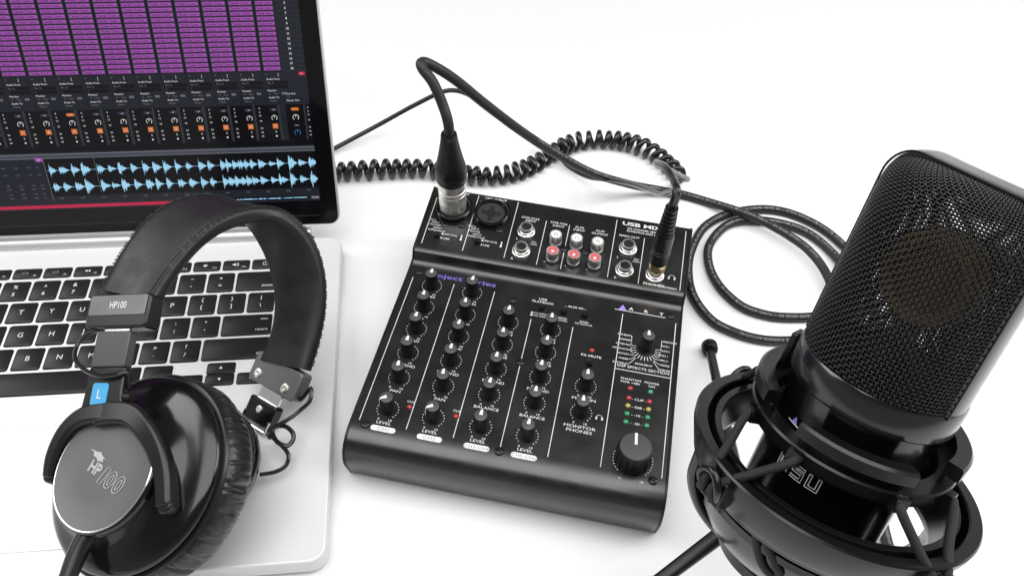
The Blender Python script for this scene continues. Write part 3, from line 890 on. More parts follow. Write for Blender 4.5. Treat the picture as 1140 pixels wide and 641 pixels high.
def mk_combo():
    b = MB().prism(rf, rrect(-11.6, 11.6, -13.2, 13.2, 7), 0.03, 0.7, 0)
    b.lathe(rf, [(12.2, 0.6), (12.0, 3.0), (11.3, 3.6), (10.2, 3.6), (9.6, 3.0), (9.3, 1.6)], 48, 0)
    b.poly(rf, [(9.4 * cos(t), 9.4 * sin(t)) for t in np.linspace(0, 2 * pi, 41)[:-1]], 1.7, 2)
    for k, (dx, dy) in enumerate(((-5.2, 0.5), (5.2, 0.5), (0, -5.4))):
        b.disc(rf, dx, dy, 1.5, 1.98, 14, 1)
    b.disc(rf, 0, 0, 3.3, 1.98, 24, 1)
    b.quad(rf, -1.3, 1.3, 3, 6.2, 1.97, 1); b.quad(rf, -5.6, 5.6, -0.6, 0.9, 1.965, 1)
    return b.build('combo_jack', [m_gloss, m_hole, m_insert], mix, origin=rf.o)


part_copy('combo', mk_combo, rf, 44.4, 39.6)
part_copy('combo', mk_combo, rf, 18.1, 38.5)
for sx in (18, 162):
    for vy in (22, 180):
        MB().lathe(Fr((sx, vy, 0), (0, 0, 1)), [(6, 0.0), (6.3, 1.0), (6.2, 1.9)], 24).build('rubber_foot', m_knob, mix)


# ------------------------------------------------------------------ mixer-frame helpers in world space
def mw(p):
    c, s = cos(MA), sin(MA)
    p = np.asarray(p, float)
    return A(MX0 + c * p[0] - s * p[1], MY0 + s * p[0] + c * p[1], p[2])


def mdir(v):
    c, s = cos(MA), sin(MA)
    return A(c * v[0] - s * v[1], s * v[0] + c * v[1], v[2])


def rear_world(u, s):
    return Fr(mw(rf.at(u, s, 0)), mdir(rf.z), mdir(rf.x))


# ------------------------------------------------------------------ XLR cable
xf = rear_world(18.1, 38.5)
xl = thing('microphone_cable', 'thick black cable from the upright silver plug, coiled in rings behind the microphone', 'audio cable', xf.at(0, 0, 3))
xp = MB()
xp.lathe(xf, [(8.8, 2.2), (9.2, 2.6), (9.25, 13), (9.05, 13.4), (9.05, 17.5), (9.3, 17.8), (9.3, 19.2), (9.0, 19.5), (9.0, 21.0), (9.35, 21.3), (9.35, 22.8), (9.0, 23.1), (9.0, 24.4), (9.35, 24.7), (9.4, 30.5), (8.8, 31)], 48)
plug = xp.build('plug', m_satin, xl)
xp = MB()
xp.lathe(xf, [(8.9, 30.6), (9.9, 30.8), (10.1, 31.6), (10.1, 33.4), (9.7, 33.8), (9.75, 35), (10.0, 35.2), (10.0, 36.6), (9.6, 37)], 48)


def boot_r(r, z, th, j):
    k = 0.5 + 0.5 * cos(3 * th + 0.6)
    return r * (1 + 0.13 * k * max(0, min(1, (52 - z) / 12)))


xp.lathe(xf, [(9.4, 36.8), (9.7, 40), (9.2, 45), (8.3, 50), (7.2, 56), (6.2, 62), (5.4, 67), (5.1, 70.5), (4.5, 71.2), (3.4, 71.2)], 48, rfun=boot_r)
xp.build('boot', m_satinblk, xl)
cable_pts = [tuple(xf.at(0, 0, 66)), tuple(xf.at(0, 0, 80)), (-48.5, 425, 139), (-54.5, 431, 149.5), (-60.8, 436, 155.0), (-62.0, 440, 156.5), (-57.6, 443, 154), (-43.2, 446.5, 142), (-24.1, 455.5, 118), (0.1, 468.4, 88), (26.9, 482.6, 58), (56, 494.7, 32), (86.1, 505.6, 14), (108.8, 510.3, 6), (130.5, 508.9, 3.4), (152.2, 500.2, 4.2), (171.8, 485.5, 9.6), (189.5, 474.8, 9.8), (206.3, 460.7, 9.6), (217.7, 446.6, 9.4), (225.7, 427.4, 8), (227.6, 404, 6), (221, 392.5, 4), (208.6, 389.0, 3.3), (192.9, 387.4, 3.3), (177.6, 388.4, 3.3), (161, 395.5, 3.3), (147.8, 413.6, 3.3), (142.7, 434.5, 3.3), (146, 455.6, 3.3), (161, 476.6, 3.3), (178.8, 484, 3.3), (200.8, 482.8, 3.3), (219.5, 475.4, 3.3), (232.9, 460.6, 3.3), (242.6, 436.8, 4.5), (243.5, 407, 6.5), (230, 382, 4.5), (210, 370, 3.3), (189.3, 366.4, 3.3), (171.6, 366.1, 3.3), (155.1, 370.4, 3.3), (138.8, 380.6, 3.3), (128.2, 401.8, 3.3), (126.8, 426, 3.3), (131.6, 448.7, 3.3), (143.6, 473.2, 3.3), (162.5, 488.8, 3.3), (186.2, 496.8, 3.3), (206.2, 496.4, 3.3), (224.5, 487.8, 3.3), (240, 473, 3.3), (253, 448, 3.3), (256, 415, 3.3), (252, 370, 3.3), (242, 325, 3.3), (230, 280, 3.3), (220, 230, 3.3), (228, 170, 3.3), (255, 90, 3.3), (265, 0, 3.3)]
cp = crom(cable_pts, 8)
cord = MB().tube(cp, 3.25, 14).build('cord', m_rubber, xl)
# printing along the cord
seg = np.linalg.norm(np.diff(cp, axis=0), axis=1); sl = np.concatenate([[0], np.cumsum(seg)])
CAMP = A(0, 0, 449.9)


def along(msg, s0, direction, mbx, size=1.9, gap=1.62):
    s_ = s0
    for ch in msg:
        if s_ < 0 or s_ > sl[-1]: break
        if ch != ' ':
            i = min(max(int(np.searchsorted(sl, s_)), 1), len(cp) - 1)
            f = (s_ - sl[i - 1]) / max(1e-6, sl[i] - sl[i - 1])
            c = cp[i - 1] * (1 - f) + cp[i] * f
            t = unit(cp[i] - cp[i - 1]) * direction
            up = A(0, -0.45, 0.9); nrm = up - (up @ t) * t; nrm = unit(nrm)
            fr = Fr(c + nrm * 3.28, nrm, t)
            V, F = text_data(ch, 0.01)
            k = size / 0.69
            q = V * A(k, k, 0); q[:, 2] = 0.04 - (q[:, 1] ** 2) / (2 * 3.2)
            mbx.add(fr.p(q), F)
        s_ += gap * direction


pm = MB()
msg = 'Yorkville Standard Series Balanced Microphone Cable - 24 Gauge Oxygen Free Copper -  '
along(msg * 2, 170, 1, pm)
along(msg * 8, sl[-1] - 30, -1, pm)
pm.build('printing', m_print, cord, flat=True)

# ------------------------------------------------------------------ coiled headphone cord with its phones plug
hf = rear_world(159.2, 12.1)
cc_ = thing('coiled_cord', 'curly black headphone cord running from the laptop to the gold tipped plug', 'audio cable', hf.at(0, 0, 3))
p_ = MB().lathe(hf, [(3.1, 3.2), (3.1, 5.6), (4.9, 6.0), (5.2, 6.6), (5.2, 8.5), (5.6, 9.0), (5.6, 14.5), (5.3, 15)], 36).build('plug', m_gold, cc_)
b_ = MB()
b_.lathe(hf, [(5.2, 14.8), (5.9, 15.2), (6.1, 22), (6.05, 26), (5.7, 26.2), (5.7, 26.9), (6.05, 27.1), (6.0, 28.6), (5.65, 28.8), (5.65, 29.5), (6.0, 29.7), (5.9, 40), (5.5, 43)], 40)
rb = [(5.0, 43)]
for k in range(7):
    z = 43.5 + k * 3.4; r = 5.3 - 0.22 * k
    rb += [(r, z), (r, z + 1.9), (r - 1.2, z + 2.1), (r - 1.2, z + 3.3)]
rb += [(3.4, 67.5), (2.0, 67.6)]
b_.lathe(hf, rb, 36)
b_.build('boot', m_satinblk, cc_)
path = crom([(-172, 501, 7.6), (-152.6, 506, 7.6), (-125.4, 511.6, 7.6), (-97.6, 516.1, 7.6), (-72.9, 518.3, 7.6), (-51.3, 515.8, 7.6), (-33.3, 513, 7.6), (-12.2, 515.9, 7.6), (8.9, 527.6, 7.6), (26.7, 546.1, 7.6), (45.1, 562.0, 7.6), (67.7, 568.0, 7.6), (90, 566, 7.6), (108, 555.6, 7.6), (121.4, 538.5, 7.6), (128.9, 522, 8)], 24)
ps = np.concatenate([[0], np.cumsum(np.linalg.norm(np.diff(path, axis=0), axis=1))])
NT = int(ps[-1] / 8.1)
hel = []
nn = NT * 22
for i in range(nn + 1):
    s_ = ps[-1] * i / nn
    j = min(max(int(np.searchsorted(ps, s_)), 1), len(path) - 1)
    f = (s_ - ps[j - 1]) / max(1e-6, ps[j] - ps[j - 1])
    c = path[j - 1] * (1 - f) + path[j] * f
    k0, k1 = max(0, j - 8), min(len(path) - 1, j + 8)
    t = unit(path[k1] - path[k0]); sd_ = unit(np.cross(t, A(0, 0, 1))); upv = np.cross(sd_, t)
    th = 2 * pi * NT * i / nn + 0.9 * sin(s_ * 0.045) + 0.5 * sin(s_ * 0.13 + 2)
    rr = 5.6 + 0.35 * sin(s_ * 0.11 + 1) + 0.25 * sin(s_ * 0.37)
    hel.append(c + rr * (cos(th) * sd_ + sin(th) * upv))
hel = np.array(hel)
tail = crom([tuple(hel[-1]), (131, 508, 20), (119, 488, 40), (103, 464, 66), (91, 440, 90), (86.5, 418, 108), (88, 400, 120), (90.5, 386, 124), tuple(hf.at(0.7, 0.5, 79)), tuple(hf.at(0.7, 0.4, 66))], 10)
MB().tube(np.concatenate([hel, tail[1:]]), 2.3, 10).build('cord', m_rubber_gl, cc_)
st = MB().tube(crom([tuple(hel[0]), (-190, 494, 9), (-215, 492, 4), (-245, 500, 2.3), (-280, 515, 2.3)], 8), 2.05, 9)
st.build('cord_end', m_rubber_gl, cc_)
# thin straight cable
tc_ = thing('thin_cable', 'thin glossy black cable arching behind the laptop edge and under the thick cable', 'audio cable', (-149, 542, 0))
MB().tube(crom([(-230, 470, 2.1), (-200, 495, 2.1), (-171.0, 522.4, 2.0), (-149.1, 542.4, 4.0), (-118.5, 563.2, 12.0), (-89.8, 576.5, 24.0), (-67.9, 582.6, 34.0), (-55.9, 581.2, 38.0), (-43.8, 576.2, 38.0), (-30.1, 568.4, 34.0), (-13.5, 562.7, 26.0), (3.1, 556.9, 18.0), (17.6, 551.9, 11.0), (28.9, 547.5, 7.0), (40.8, 532.8, 5.0), (55.1, 514.9, 11.0), (67.7, 496.6, 25.0), (79.9, 469.5, 46.0), (87.7, 434.0, 72.0), (89.0, 398, 100.0), tuple(hf.at(-0.9, -0.3, 80)), tuple(hf.at(-0.8, -0.4, 66))], 10), 1.9, 10).build('cord', m_rubber_gl, tc_)

# ------------------------------------------------------------------ headphones
BF = A([-219, 291, 106], [-213, 313, 116], [-207, 329, 122], [-196, 347, 123], [-187, 359, 119], [-173, 368, 110], [-162, 371, 100], [-156, 368, 91], [-149, 362, 81], [-142, 349, 73], [-138, 336, 64], [-138, 326, 54], [-139, 317, 44], [-141, 310, 36], [-145, 305, 30])
BN = A([-185, 277, 114], [-181, 294, 117], [-176, 309, 118], [-168, 323, 121], [-163, 331, 121], [-154, 339, 123], [-143, 347, 121], [-136, 352, 117], [-130, 354, 112], [-120, 355, 102], [-111, 349, 86], [-108, 337, 73], [-107, 323, 61], [-108, 308, 51], [-113, 291, 42])
for _ in range(2):
    for Q in (BF, BN): Q[1:-1] = 0.5 * Q[1:-1] + 0.25 * (Q[:-2] + Q[2:])
hp = thing('headphones', 'black closed headphones with a leather headband lying across the laptop keyboard', 'headphones', (-176, 216, 14.6))
sF, sN = crom(BF, 10), crom(BN, 10)
mid = (sF + sN) / 2
Wv = sN - sF; HW = np.linalg.norm(Wv, axis=1) / 2; Wv = Wv / (2 * HW)[:, None]
Tv = np.gradient(mid, axis=0); Tv -= (Tv * Wv).sum(1)[:, None] * Wv; Tv /= np.linalg.norm(Tv, axis=1)[:, None]
Ov = np.cross(Tv, Wv)
if Ov[0] @ (CAMP - mid[0]) < 0: Ov = -Ov
THK = 9.5
sec = []
for k in range(40):
    t = 2 * pi * k / 40
    cx = abs(cos(t)) ** 0.28 * np.sign(cos(t)); sy = abs(sin(t)) ** 0.6 * np.sign(sin(t))
    sec.append((cx, sy))
V = []
for i in range(len(mid)):
    for cx, sy in sec:
        pad = 1 + 0.28 * (1 - cx * cx)
        V.append(mid[i] + HW[i] * cx * Wv[i] + (-THK / 2 + THK / 2 * sy * pad) * Ov[i])
n = len(sec); F = []
for i in range(len(mid) - 1):
    for k in range(n): F.append((i * n + k, i * n + (k + 1) % n, (i + 1) * n + (k + 1) % n, (i + 1) * n + k))
F.append(tuple(range(n))); F.append(tuple((len(mid) - 1) * n + k for k in range(n - 1, -1, -1)))
band = MB().add(np.array(V), F).build('headband', m_leather, hp, sharp=60)
bs = np.concatenate([[0], np.cumsum(np.linalg.norm(np.diff(mid, axis=0), axis=1))])
for side in (-1, 1):
    stc = MB()
    for s_ in np.arange(2, bs[-1] - 2, 2.1):
        i = min(int(np.searchsorted(bs, s_)), len(mid) - 2)
        for inn, oo in ((3.0, 0.35), (1.4, -0.25)):
            e = mid[i] + side * (HW[i] - inn) * Wv[i] + oo * Ov[i] - (0.9 if inn < 1 else 0.0) * Ov[i] * 0
            tv = Tv[i] * 0.75 + (Wv[i] * 0.35 * side if inn < 1 else 0)
            stc.tube(A(e - tv - 0.1 * Ov[i], e + 0.12 * Ov[i], e + tv - 0.1 * Ov[i]), 0.3, 5)
    stc.build('stitching', m_stitch, band)
# left cup
CP = A(-194.42, 203.02, 73.94); CN = unit(A(-0.3592, -0.2850, 0.8887))
BE = mid[0]
CU = BE - CP; CU = unit(CU - (CU @ CN) * CN); CS = np.cross(CU, CN)


def cupf(sd_=0, up_=0, d_=0): return CP + sd_ * CS + up_ * CU + d_ * CN


cf = Fr(CP, CN, CS)     # x = sideways, y = CN x CS = up, z = out
if cf.y @ CU < 0: cf.y = -cf.y
RD_ = 30.3
hc = Fr(CP + 3.8 * CS + 1.9 * CU, CN, CS)
cup = MB()
cup.lathe(cf, [(RD_ - 0.2, 0.0), (RD_ + 0.7, -0.5), (RD_ + 1.1, -1.6), (RD_ + 1.2, -5)], 96)
V = []
pr_ = [(0.0, -5), (0.10, -7.6), (0.22, -9.6), (0.4, -11.2), (0.6, -12.4), (0.8, -13.6), (0.93, -15.0), (0.985, -16.2), (1.0, -17.4), (0.995, -19.5), (0.95, -20.5)]
na = 96; m_ = len(pr_)
for k in range(na):
    th = 2 * pi * k / na
    for f, z in pr_:
        a = cf.at((RD_ + 1.2) * cos(th), (RD_ + 1.2) * sin(th), 0); b = hc.at(50.6 * cos(th), 50.6 * sin(th), 0)
        V.append(a * (1 - f) + b * f + z * CN)
cup.add(np.array(V), [(k * m_ + j, ((k + 1) % na) * m_ + j, ((k + 1) % na) * m_ + j + 1, k * m_ + j + 1) for k in range(na) for j in range(m_ - 1)])
ear = cup.build('ear_cup', m_gloss, hp, sharp=60)
fp = MB()
fp.lathe(cf, [(RD_ - 0.2, 0.05), (RD_ - 0.6, 0.35), (RD_ - 1.0, 0.3)], 96, 1)
fp.lathe(cf, [(RD_ - 1.0, 0.3), (RD_ - 1.3, 0.15), (14, 0.22), (0.0001, 0.24)], 96, 0)
plate = fp.build('faceplate', [m_face, m_silver], ear)
lg = MB()
rt = -0.47
lf = cf.sub(0.5, 0.5, 0.45, rt)
zz = 0.0
lg.text(lf, 'HP', -4.6, -1.5, 4.6, 0, zz, wide=0.85, bold=0.03)
# outlined 100
for dx, ch in ((1.6, '1'), (6.0, '0'), (11.2, '0')):
    if ch == '1':
        o_ = [(-1.2, -3.6), (-0.6, 3.6), (1.6, 3.6), (1.0, -3.6)]
        lg.tube(lf.p(A(*[[dx + x + y * 0.12, -2.2 + y, zz] for x, y in o_])), 0.2, 5, closed=True)
    else:
        for r1, r2 in ((2.25, 3.8), (0.85, 2.3)):
            lg.tube(lf.p(A(*[[dx + r1 * cos(t) + 0.12 * r2 * sin(t), -2.2 + r2 * sin(t) * 0.97, zz] for t in np.linspace(0, 2 * pi, 25)[:-1]])), 0.2, 5, closed=True)
# little winged figure above, and the whole mark scaled
lg.poly(lf, [(-12.6, 3.9), (-9.8, 3.4), (-9.2, 2.2), (-6.9, 2.0), (-5.8, 1.2), (-2.6, 2.0), (-3.6, 2.9), (-2.4, 3.4), (-5.4, 4.2), (-6.2, 4.9), (-8.2, 4.2)], zz)
lg.V = [lf.o + (v - lf.o) * 1.2 + 0.9 * lf.x for v in lg.V]
lg.build('logo', m_seam, ear, flat=True)
# pad
PADC = CP - 32.5 * CN + 3.8 * CS + 1.9 * CU
padf = Fr(PADC, CN, CS)
prp = [(42, 12.6)] + [(41 + 13.6 * abs(sin(t)) ** 0.62, 12.4 * math.copysign(abs(cos(t)) ** 0.8, cos(t))) for t in np.linspace(0.12, pi, 17)] + [(33, -11.0), (32, 2), (36, 10)]
rng = random.Random(3)
cre = [(rng.uniform(0, 2 * pi), rng.uniform(0.006, 0.02), rng.uniform(0.25, 1.15), rng.uniform(-0.006, 0.006), rng.uniform(-9, 9), rng.uniform(4, 12)) for _ in range(230)]
TAB = {}


def wr(r, z, th, j):
    if 2 <= j <= 17:
        k = sin(pi * (j - 1.5) / 16.0)
        s_ = 0.0
        for t0, w_, d_, sl_c, zc, zl_ in cre:
            q = th - t0 - sl_c * z - 0.004 * sin(z * 0.8 + t0 * 9)
            q = (q + pi) % (2 * pi) - pi
            if abs(q) < 3 * w_: s_ -= d_ * math.exp(-(q / w_) ** 2) * math.exp(-((z - zc) / zl_) ** 2)
        return r + k * max(s_, -1.6) + 0.25 * k * sin(9 * th + 0.3 * z)
    return r


MB().lathe(padf, prp, 720, rfun=wr, loop=True).build('ear_pad', m_pad, ear, sharp=80)
MB().lathe(padf, [(44, 13.4), (52.4, 13.2), (53.2, 12.0), (52.4, 10.6), (46, 10.4)], 96).build('pad_ring', m_satinblk, ear)
MB().lathe(padf, [(34, -6), (0.001, -5.0)], 48).build('speaker_cloth', m_stitch, ear)

# yoke of the left cup
yk = MB()
armL = crom([cupf(7, 27.5, 2.9), cupf(-3, 28, 3), cupf(-14, 28, 2.5), cupf(-23, 25.0, 1.5), cupf(-30, 18.5, 0), cupf(-34.5, 9, -2), cupf(-36.5, 0, -5)], 8)
armR = crom([cupf(-8, 27.5, 3.1), cupf(2, 27.5, 3.1), cupf(13, 25.5, 2.5), cupf(22, 18.5, 1.0), cupf(29.5, 8.0, -2.0), cupf(34.0, -4.0, -5), cupf(36.5, -18, -7.5)], 8)
nl = len(armL)
yk.bar(armL, np.linspace(12, 7.5, nl), np.linspace(4.5, 9, nl), CN)
yk.bar(armR, np.linspace(13, 8.5, nl), np.linspace(4.5, 10, nl), CN)
for e_, w_ in ((armL, 7.5), (armR, 8.5)):
    yk.lathe(Fr(e_[-1] - 0.5 * CN, CN), [(0.001, -4.4), (w_ * 0.5, -3.8), (w_ * 0.52, 0), (w_ * 0.48, 3.6), (0.001, 4.3)], 20)
BC = cupf(-4.5, 45, 5.8)
qd = unit(BC - BE)                       # from the band end down to the yoke
w0 = Wv[0] - (Wv[0] @ qd) * qd; w0 = unit(w0)
of = Fr(BC, np.cross(w0, -qd) if np.cross(w0, -qd) @ CN > 0 else np.cross(-qd, w0), w0)
# block: frame x across, y along -qd (towards the band)
if of.y @ (-qd) < 0: of.y = -of.y
pts = [(-11.6, 6), (-11.8, -6), (-12.4, -14), (-16.5, -19.5), (-14, -23), (16, -23), (19.5, -19.5), (13.6, -14), (11.8, -6), (11.6, 6)]
yk.prism(of, pts, -4.6, 0.8)
yoke = yk.build('yoke', m_satinblk, hp, bevel=0.8, bseg=2)
bd = MB().prism(of, rrect(-6.6, 3.6, -13.6, -2.2, 1.6, 4), 0.78, 1.3, 0)
bd.text(of, 'L', -1.4, -7.9, 4.6, 1, 1.36)
bd.build('side_badge', [m_blue, m_white_ink], yoke)
MB().lathe(Fr(of.at(13.5, -9, -2), of.x), [(2.6, -2), (2.6, 2.6), (2.0, 3.2), (0.001, 3.2)], 20).build('pivot_screw', m_knob, yoke)
dist = np.linalg.norm(BE - BC)
sl_ = MB().prism(of, rrect(-11.0, 11.0, 6, dist - 19, 1.2, 3), -4.2, 1.2, 0)
sl_.build('slider', m_grey_pl, hp, bevel=0.6)
MB().prism(of, [(-8, dist - 22), (8, dist - 22), (8, dist - 4), (-8, dist - 4)], -2.6, -0.8).build('slider_rail', m_silver, hp)
# band end bracket
br = MB()
br.prism(of, rrect(-20.5, 20.5, dist - 17.5, dist + 0.5, 2.4, 4), -8.6, 1.6)
bk = br.build('band_bracket', m_satinblk, hp, bevel=1.2, bseg=3)
br = MB()
br.prism(of, rrect(-18.8, 18.8, dist - 11, dist - 0.2, 1.0, 3), 1.5, 2.1, 0)
br.text(of, 'HP100', 0.5, dist - 5.6, 3.6, 1, 2.16, wide=0.8)
br.build('bracket_plate', [m_plate, m_alu], bk, bevel=0.3)
# thin signal wires
wi = MB()
wi.tube(crom([of.at(-12, dist - 17, -3), of.at(-19, dist - 19.5, -1), of.at(-23, dist - 26, 1), of.at(-20, dist - 34, 3.5), of.at(-11, dist - 40, 4), of.at(0, dist - 43, 4), of.at(9, dist - 42, 3), of.at(14, 3, 0), of.at(13, -4, -3)], 8), 1.15, 8)
wi.build('signal_wire', m_rubber_gl, hp)
# right end of the band
BE2 = mid[-1]; w2 = Wv[-1]; t2 = Tv[-1]       # t2 points away from the band, downwards
o2 = -Ov[-1]                                  # inner side, towards the camera
t2 = unit(t2 - 0.22 * w2); w2 = unit(w2 - (w2 @ t2) * t2)
rf2 = Fr(BE2 + o2 * THK * 0.5, o2, w2)
if rf2.y @ t2 < 0: rf2.y = -rf2.y
br = MB().prism(rf2, rrect(-20.5, 19, -1.5, 16, 2.2, 4), -5.2, 4.2)
bk2 = br.build('band_bracket', m_plate, hp, bevel=1.0, bseg=3)
rv = MB()
for x, y in ((-13.5, 10.8), (10.5, 10.8)):
    rv.lathe(Fr(rf2.at(x, y, 4.1), rf2.z), [(3.0, 0), (2.9, 0.7), (2.0, 1.1), (1.0, 1.0), (0.001, 0.7)], 18)
rv.build('rivet', m_satin, bk2)
MB().prism(rf2, rrect(-10, 7.5, 14, 27, 0.6, 2), -1.4, 0.4).build('slider_rail', m_silver, hp)
hb = MB().prism(rf2, rrect(-13, 9.5, 23.5, 37.5, 1.5, 3), -3.8, 3.2, 0).build('slider', m_gloss, hp, bevel=0.8)
hb2 = MB()
hb2.lathe(Fr(rf2.at(-2, 29, 3.1), rf2.z), [(2.3, 0), (2.2, 0.8), (1.2, 1.0), (0.001, 0.8)], 18)
hb2.build('rivet', m_satin, hb)
hb2 = MB().tube(A(rf2.at(-12.6, 33, 3), rf2.at(-13.2, 39.6, 3), rf2.at(8.6, 39.6, 3), rf2.at(8.8, 33, 3)), 1.0, 8)
hb2.build('hinge_clip', m_silver, hb)
MB().bar(crom([rf2.at(5, 36, -2), rf2.at(7, 46, -2.5), rf2.at(2, 57, -3), rf2.at(-8, 67, -3)], 6), 7.5, 1.6, rf2.z).build('yoke', m_silver, hp)
RC = Fr((-170, 231, 30), unit(A(-0.20, -0.15, 0.96)))
rcup = MB()
rcup.lathe(RC, [(34, 5), (37, 4), (38.5, 1), (38, -4), (33, -9), (24, -12.5), (0.001, -13.5)], 72)
rc = rcup.build('ear_cup', m_gloss, hp, sharp=60)
MB().lathe(RC, [(24, 7)] + [(31 + 7.5 * sin(t), 5.2 + 5 * cos(t)) for t in np.linspace(-0.3, pi, 12)] + [(24, 3)], 96, rfun=lambda r, z, th, j: r + 0.25 * sin(37 * th) * (2 < j < 12)).build('ear_pad', m_pad, rc, sharp=80)
wi = MB()
wi.tube(crom([tuple(rf2.at(15, 9, -1)), tuple(rf2.at(20.5, 13, -1)), (-112.5, 279.3, 42.0), (-111.8, 272.1, 40.0), (-116.7, 268.3, 36.0), (-122.9, 263.7, 33.0), (-129.9, 260.4, 30.0), (-134.7, 257.7, 28.0)], 8), 1.2, 8)
wi.tube(crom([(-132.5, 259.1, 28.0), (-129.2, 261.1, 29.0), (-124.5, 260.8, 29.0), (-120.3, 257.5, 28.0), (-119.6, 253.4, 27.0), (-121.8, 249.7, 27.0), (-126.1, 250.6, 27.0), (-129.9, 253.9, 27.0)], 6, closed=True), 1.35, 8, closed=True)
wi.tube(crom([(-133.8, 256.6, 26.0), (-126.4, 251.2, 26.0), (-120.9, 245.7, 24.0), (-121.5, 239.9, 22.0), (-126.6, 235.6, 22.0), (-132.9, 231.3, 26.0)], 8), 1.2, 8)
wi.build('signal_wire', m_rubber_gl, hp)
# cable exit of the left cup
ce = MB()
e0 = cupf(-7, -29, -7); e1 = cupf(-10.0, -38, -5.5); e2 = cupf(-12.0, -53, -4)
ce.tube(crom([e0, e1, e2], 6), np.linspace(5.6, 4.0, 13), 18)
ce.tube(crom([e2, e2 + (e2 - e1) * 0.8 + A(0, 0, -6), (-226, 118, 36), (-232, 90, 14), (-238, 60, 2.2), (-262, 20, 2.2)], 8), 2.1, 10)
ce.build('cable', m_satinblk, hp)

# ------------------------------------------------------------------ microphone
MA_ = unit(A(0.22, 0.38, 1.0)); MR = A(139.0, 194.0, 202.0)
ME = unit(np.cross(A(0, 1, 0), MA_)); MG = np.cross(MA_, ME)
az = lambda deg: cos(radians(deg)) * ME + sin(radians(deg)) * MG
EW, NF = az(-57), az(-147)
R0 = 30.0
mf = Fr(MR, MA_, EW)            # x across the head, z along the mic
SG = 1.0 if mf.y @ NF > 0 else -1.0


def mp_(x, n_, t): return MR + x * EW + n_ * NF + t * MA_


mic = thing('condenser_microphone', 'black large diaphragm microphone with a woven mesh head tilted in its mount', 'microphone', MR - 95 * MA_)
body = MB()
body.lathe(mf, [(R0 - 1.2, 1.2), (R0 + 0.6, 0.6), (R0 + 1.2, -0.4), (R0 + 1.25, -10.6), (R0 + 0.9, -11.4), (R0 + 0.2, -11.7), (R0 - 0.6, -12.2), (R0 - 1.2, -19), (28.2, -24), (28, -70), (27.2, -76), (23, -84), (20, -88), (0.001, -88)], 96)
bdy = body.build('body', m_micbody, mic)
MB().lathe(mf, [(R0 - 1.2, 0.2), (0.001, 0.2)], 48).build('grille_floor', m_gap, bdy)
# head: profile of width and depth along the height
HT = 68.0


def prof_head(s_):
    """s in 0..1 along the front mesh -> height, half width, half depth"""
    if s_ < 0.62:
        return s_ / 0.62 * 57, None, 29.6
    a = (s_ - 0.62) / 0.38 * (pi / 2)
    return 57 + 17.6 * sin(a), None, 7.8 + 21.8 * cos(a)


def halfw(t):
    if t < 65.5: return 29.6
    return 29.6 - 9.5 + math.sqrt(max(0.0, 9.5 ** 2 - min(9.5, t - 65.5) ** 2))


def gsurf(psi, s_, off=0.0):
    t, _, d_ = prof_head(s_)
    w_ = halfw(t)
    e = 0.94
    cx = abs(cos(psi)) ** e * math.copysign(1, cos(psi)); sn = abs(sin(psi)) ** e
    return (w_ + off) * cx, (d_ + off) * sn, t + (off * max(0, (s_ - 0.62) / 0.38))


def make_grille():
    g = MB()
    NV, NH = 58, 66
    P0, P1 = radians(13), radians(167)
    amp = 0.33
    wr_ = 0.415
    sub = 4
    for i in range(NV):
        psi = P0 + (P1 - P0) * i / (NV - 1)
        L_ = []
        for j in range((NH - 1) * sub + 1):
            q = j / sub
            o_ = amp * cos(pi * (q + i))
            L_.append(mp_(*gsurf(psi, q / (NH - 1), o_)))
        g.tube(np.array(L_), wr_, 5, caps=False)
    for j in range(NH):
        L_ = []
        for i in range((NV - 1) * sub + 1):
            q = i / sub
            o_ = -amp * cos(pi * (q + j))
            L_.append(mp_(*gsurf(P0 + (P1 - P0) * q / (NV - 1), j / (NH - 1), o_)))
        g.tube(np.array(L_), wr_, 5, caps=False)
    return g.build('grille', m_wire, mic, origin=MR, sharp=180)


gr = make_grille()
g2 = gr.copy(); COL.objects.link(g2)
g2.rotation_mode = 'QUATERNION'
from mathutils import Quaternion
g2.rotation_quaternion = Quaternion(Vector(MA_), pi)
# frame strip round the head
fr_ = []
NW = 8.2
ts = [(30.6, 0.0), (30.6, 20), (30.6, 45), (30.6, 64.5)] + [(30.6 - 10.5 + 10.5 * cos(a), 65.0 + 11.2 * sin(a)) for a in np.linspace(0.15, pi / 2, 9)]
path_ = ts + [(0, 76.2)] + [(-x, t) for x, t in reversed(ts)]
V = []
ns = np.linspace(-1, 1, 13)
for x, t in path_:
    side = min(1.0, abs(x) / 30.6)
    for k, q in enumerate(ns):
        n_ = q * NW
        shr = (30.6 - math.sqrt(max(0, 30.6 ** 2 - n_ ** 2))) * side
        rd = 0.7 * abs(q) ** 6
        V.append(mp_(math.copysign(max(0, abs(x) - shr - rd * side), x) if x else 0, n_, t - rd * (1 - side)))
m2 = len(ns)
nrow = len(path_)
Vi = []
for r_, (x, t) in enumerate(path_):
    for k in range(m2):
        v = V[r_ * m2 + k]
        inn = unit(mp_(0, 0, 45) - v); inn = inn - (inn @ NF) * NF; Vi.append(v + 1.8 * unit(inn))
allV = np.array(V + Vi); N_ = len(V); F = []
for r_ in range(nrow - 1):
    for k in range(m2 - 1):
        a = r_ * m2 + k
        F.append((a, a + 1, a + m2 + 1, a + m2)); F.append((N_ + a, N_ + a + m2, N_ + a + m2 + 1, N_ + a + 1))
    a = r_ * m2; F.append((a, a + m2, N_ + a + m2, N_ + a)); a = r_ * m2 + m2 - 1; F.append((a, N_ + a, N_ + a + m2, a + m2))
MB().add(allV, F).build('head_frame', m_micbody, mic, sharp=40)
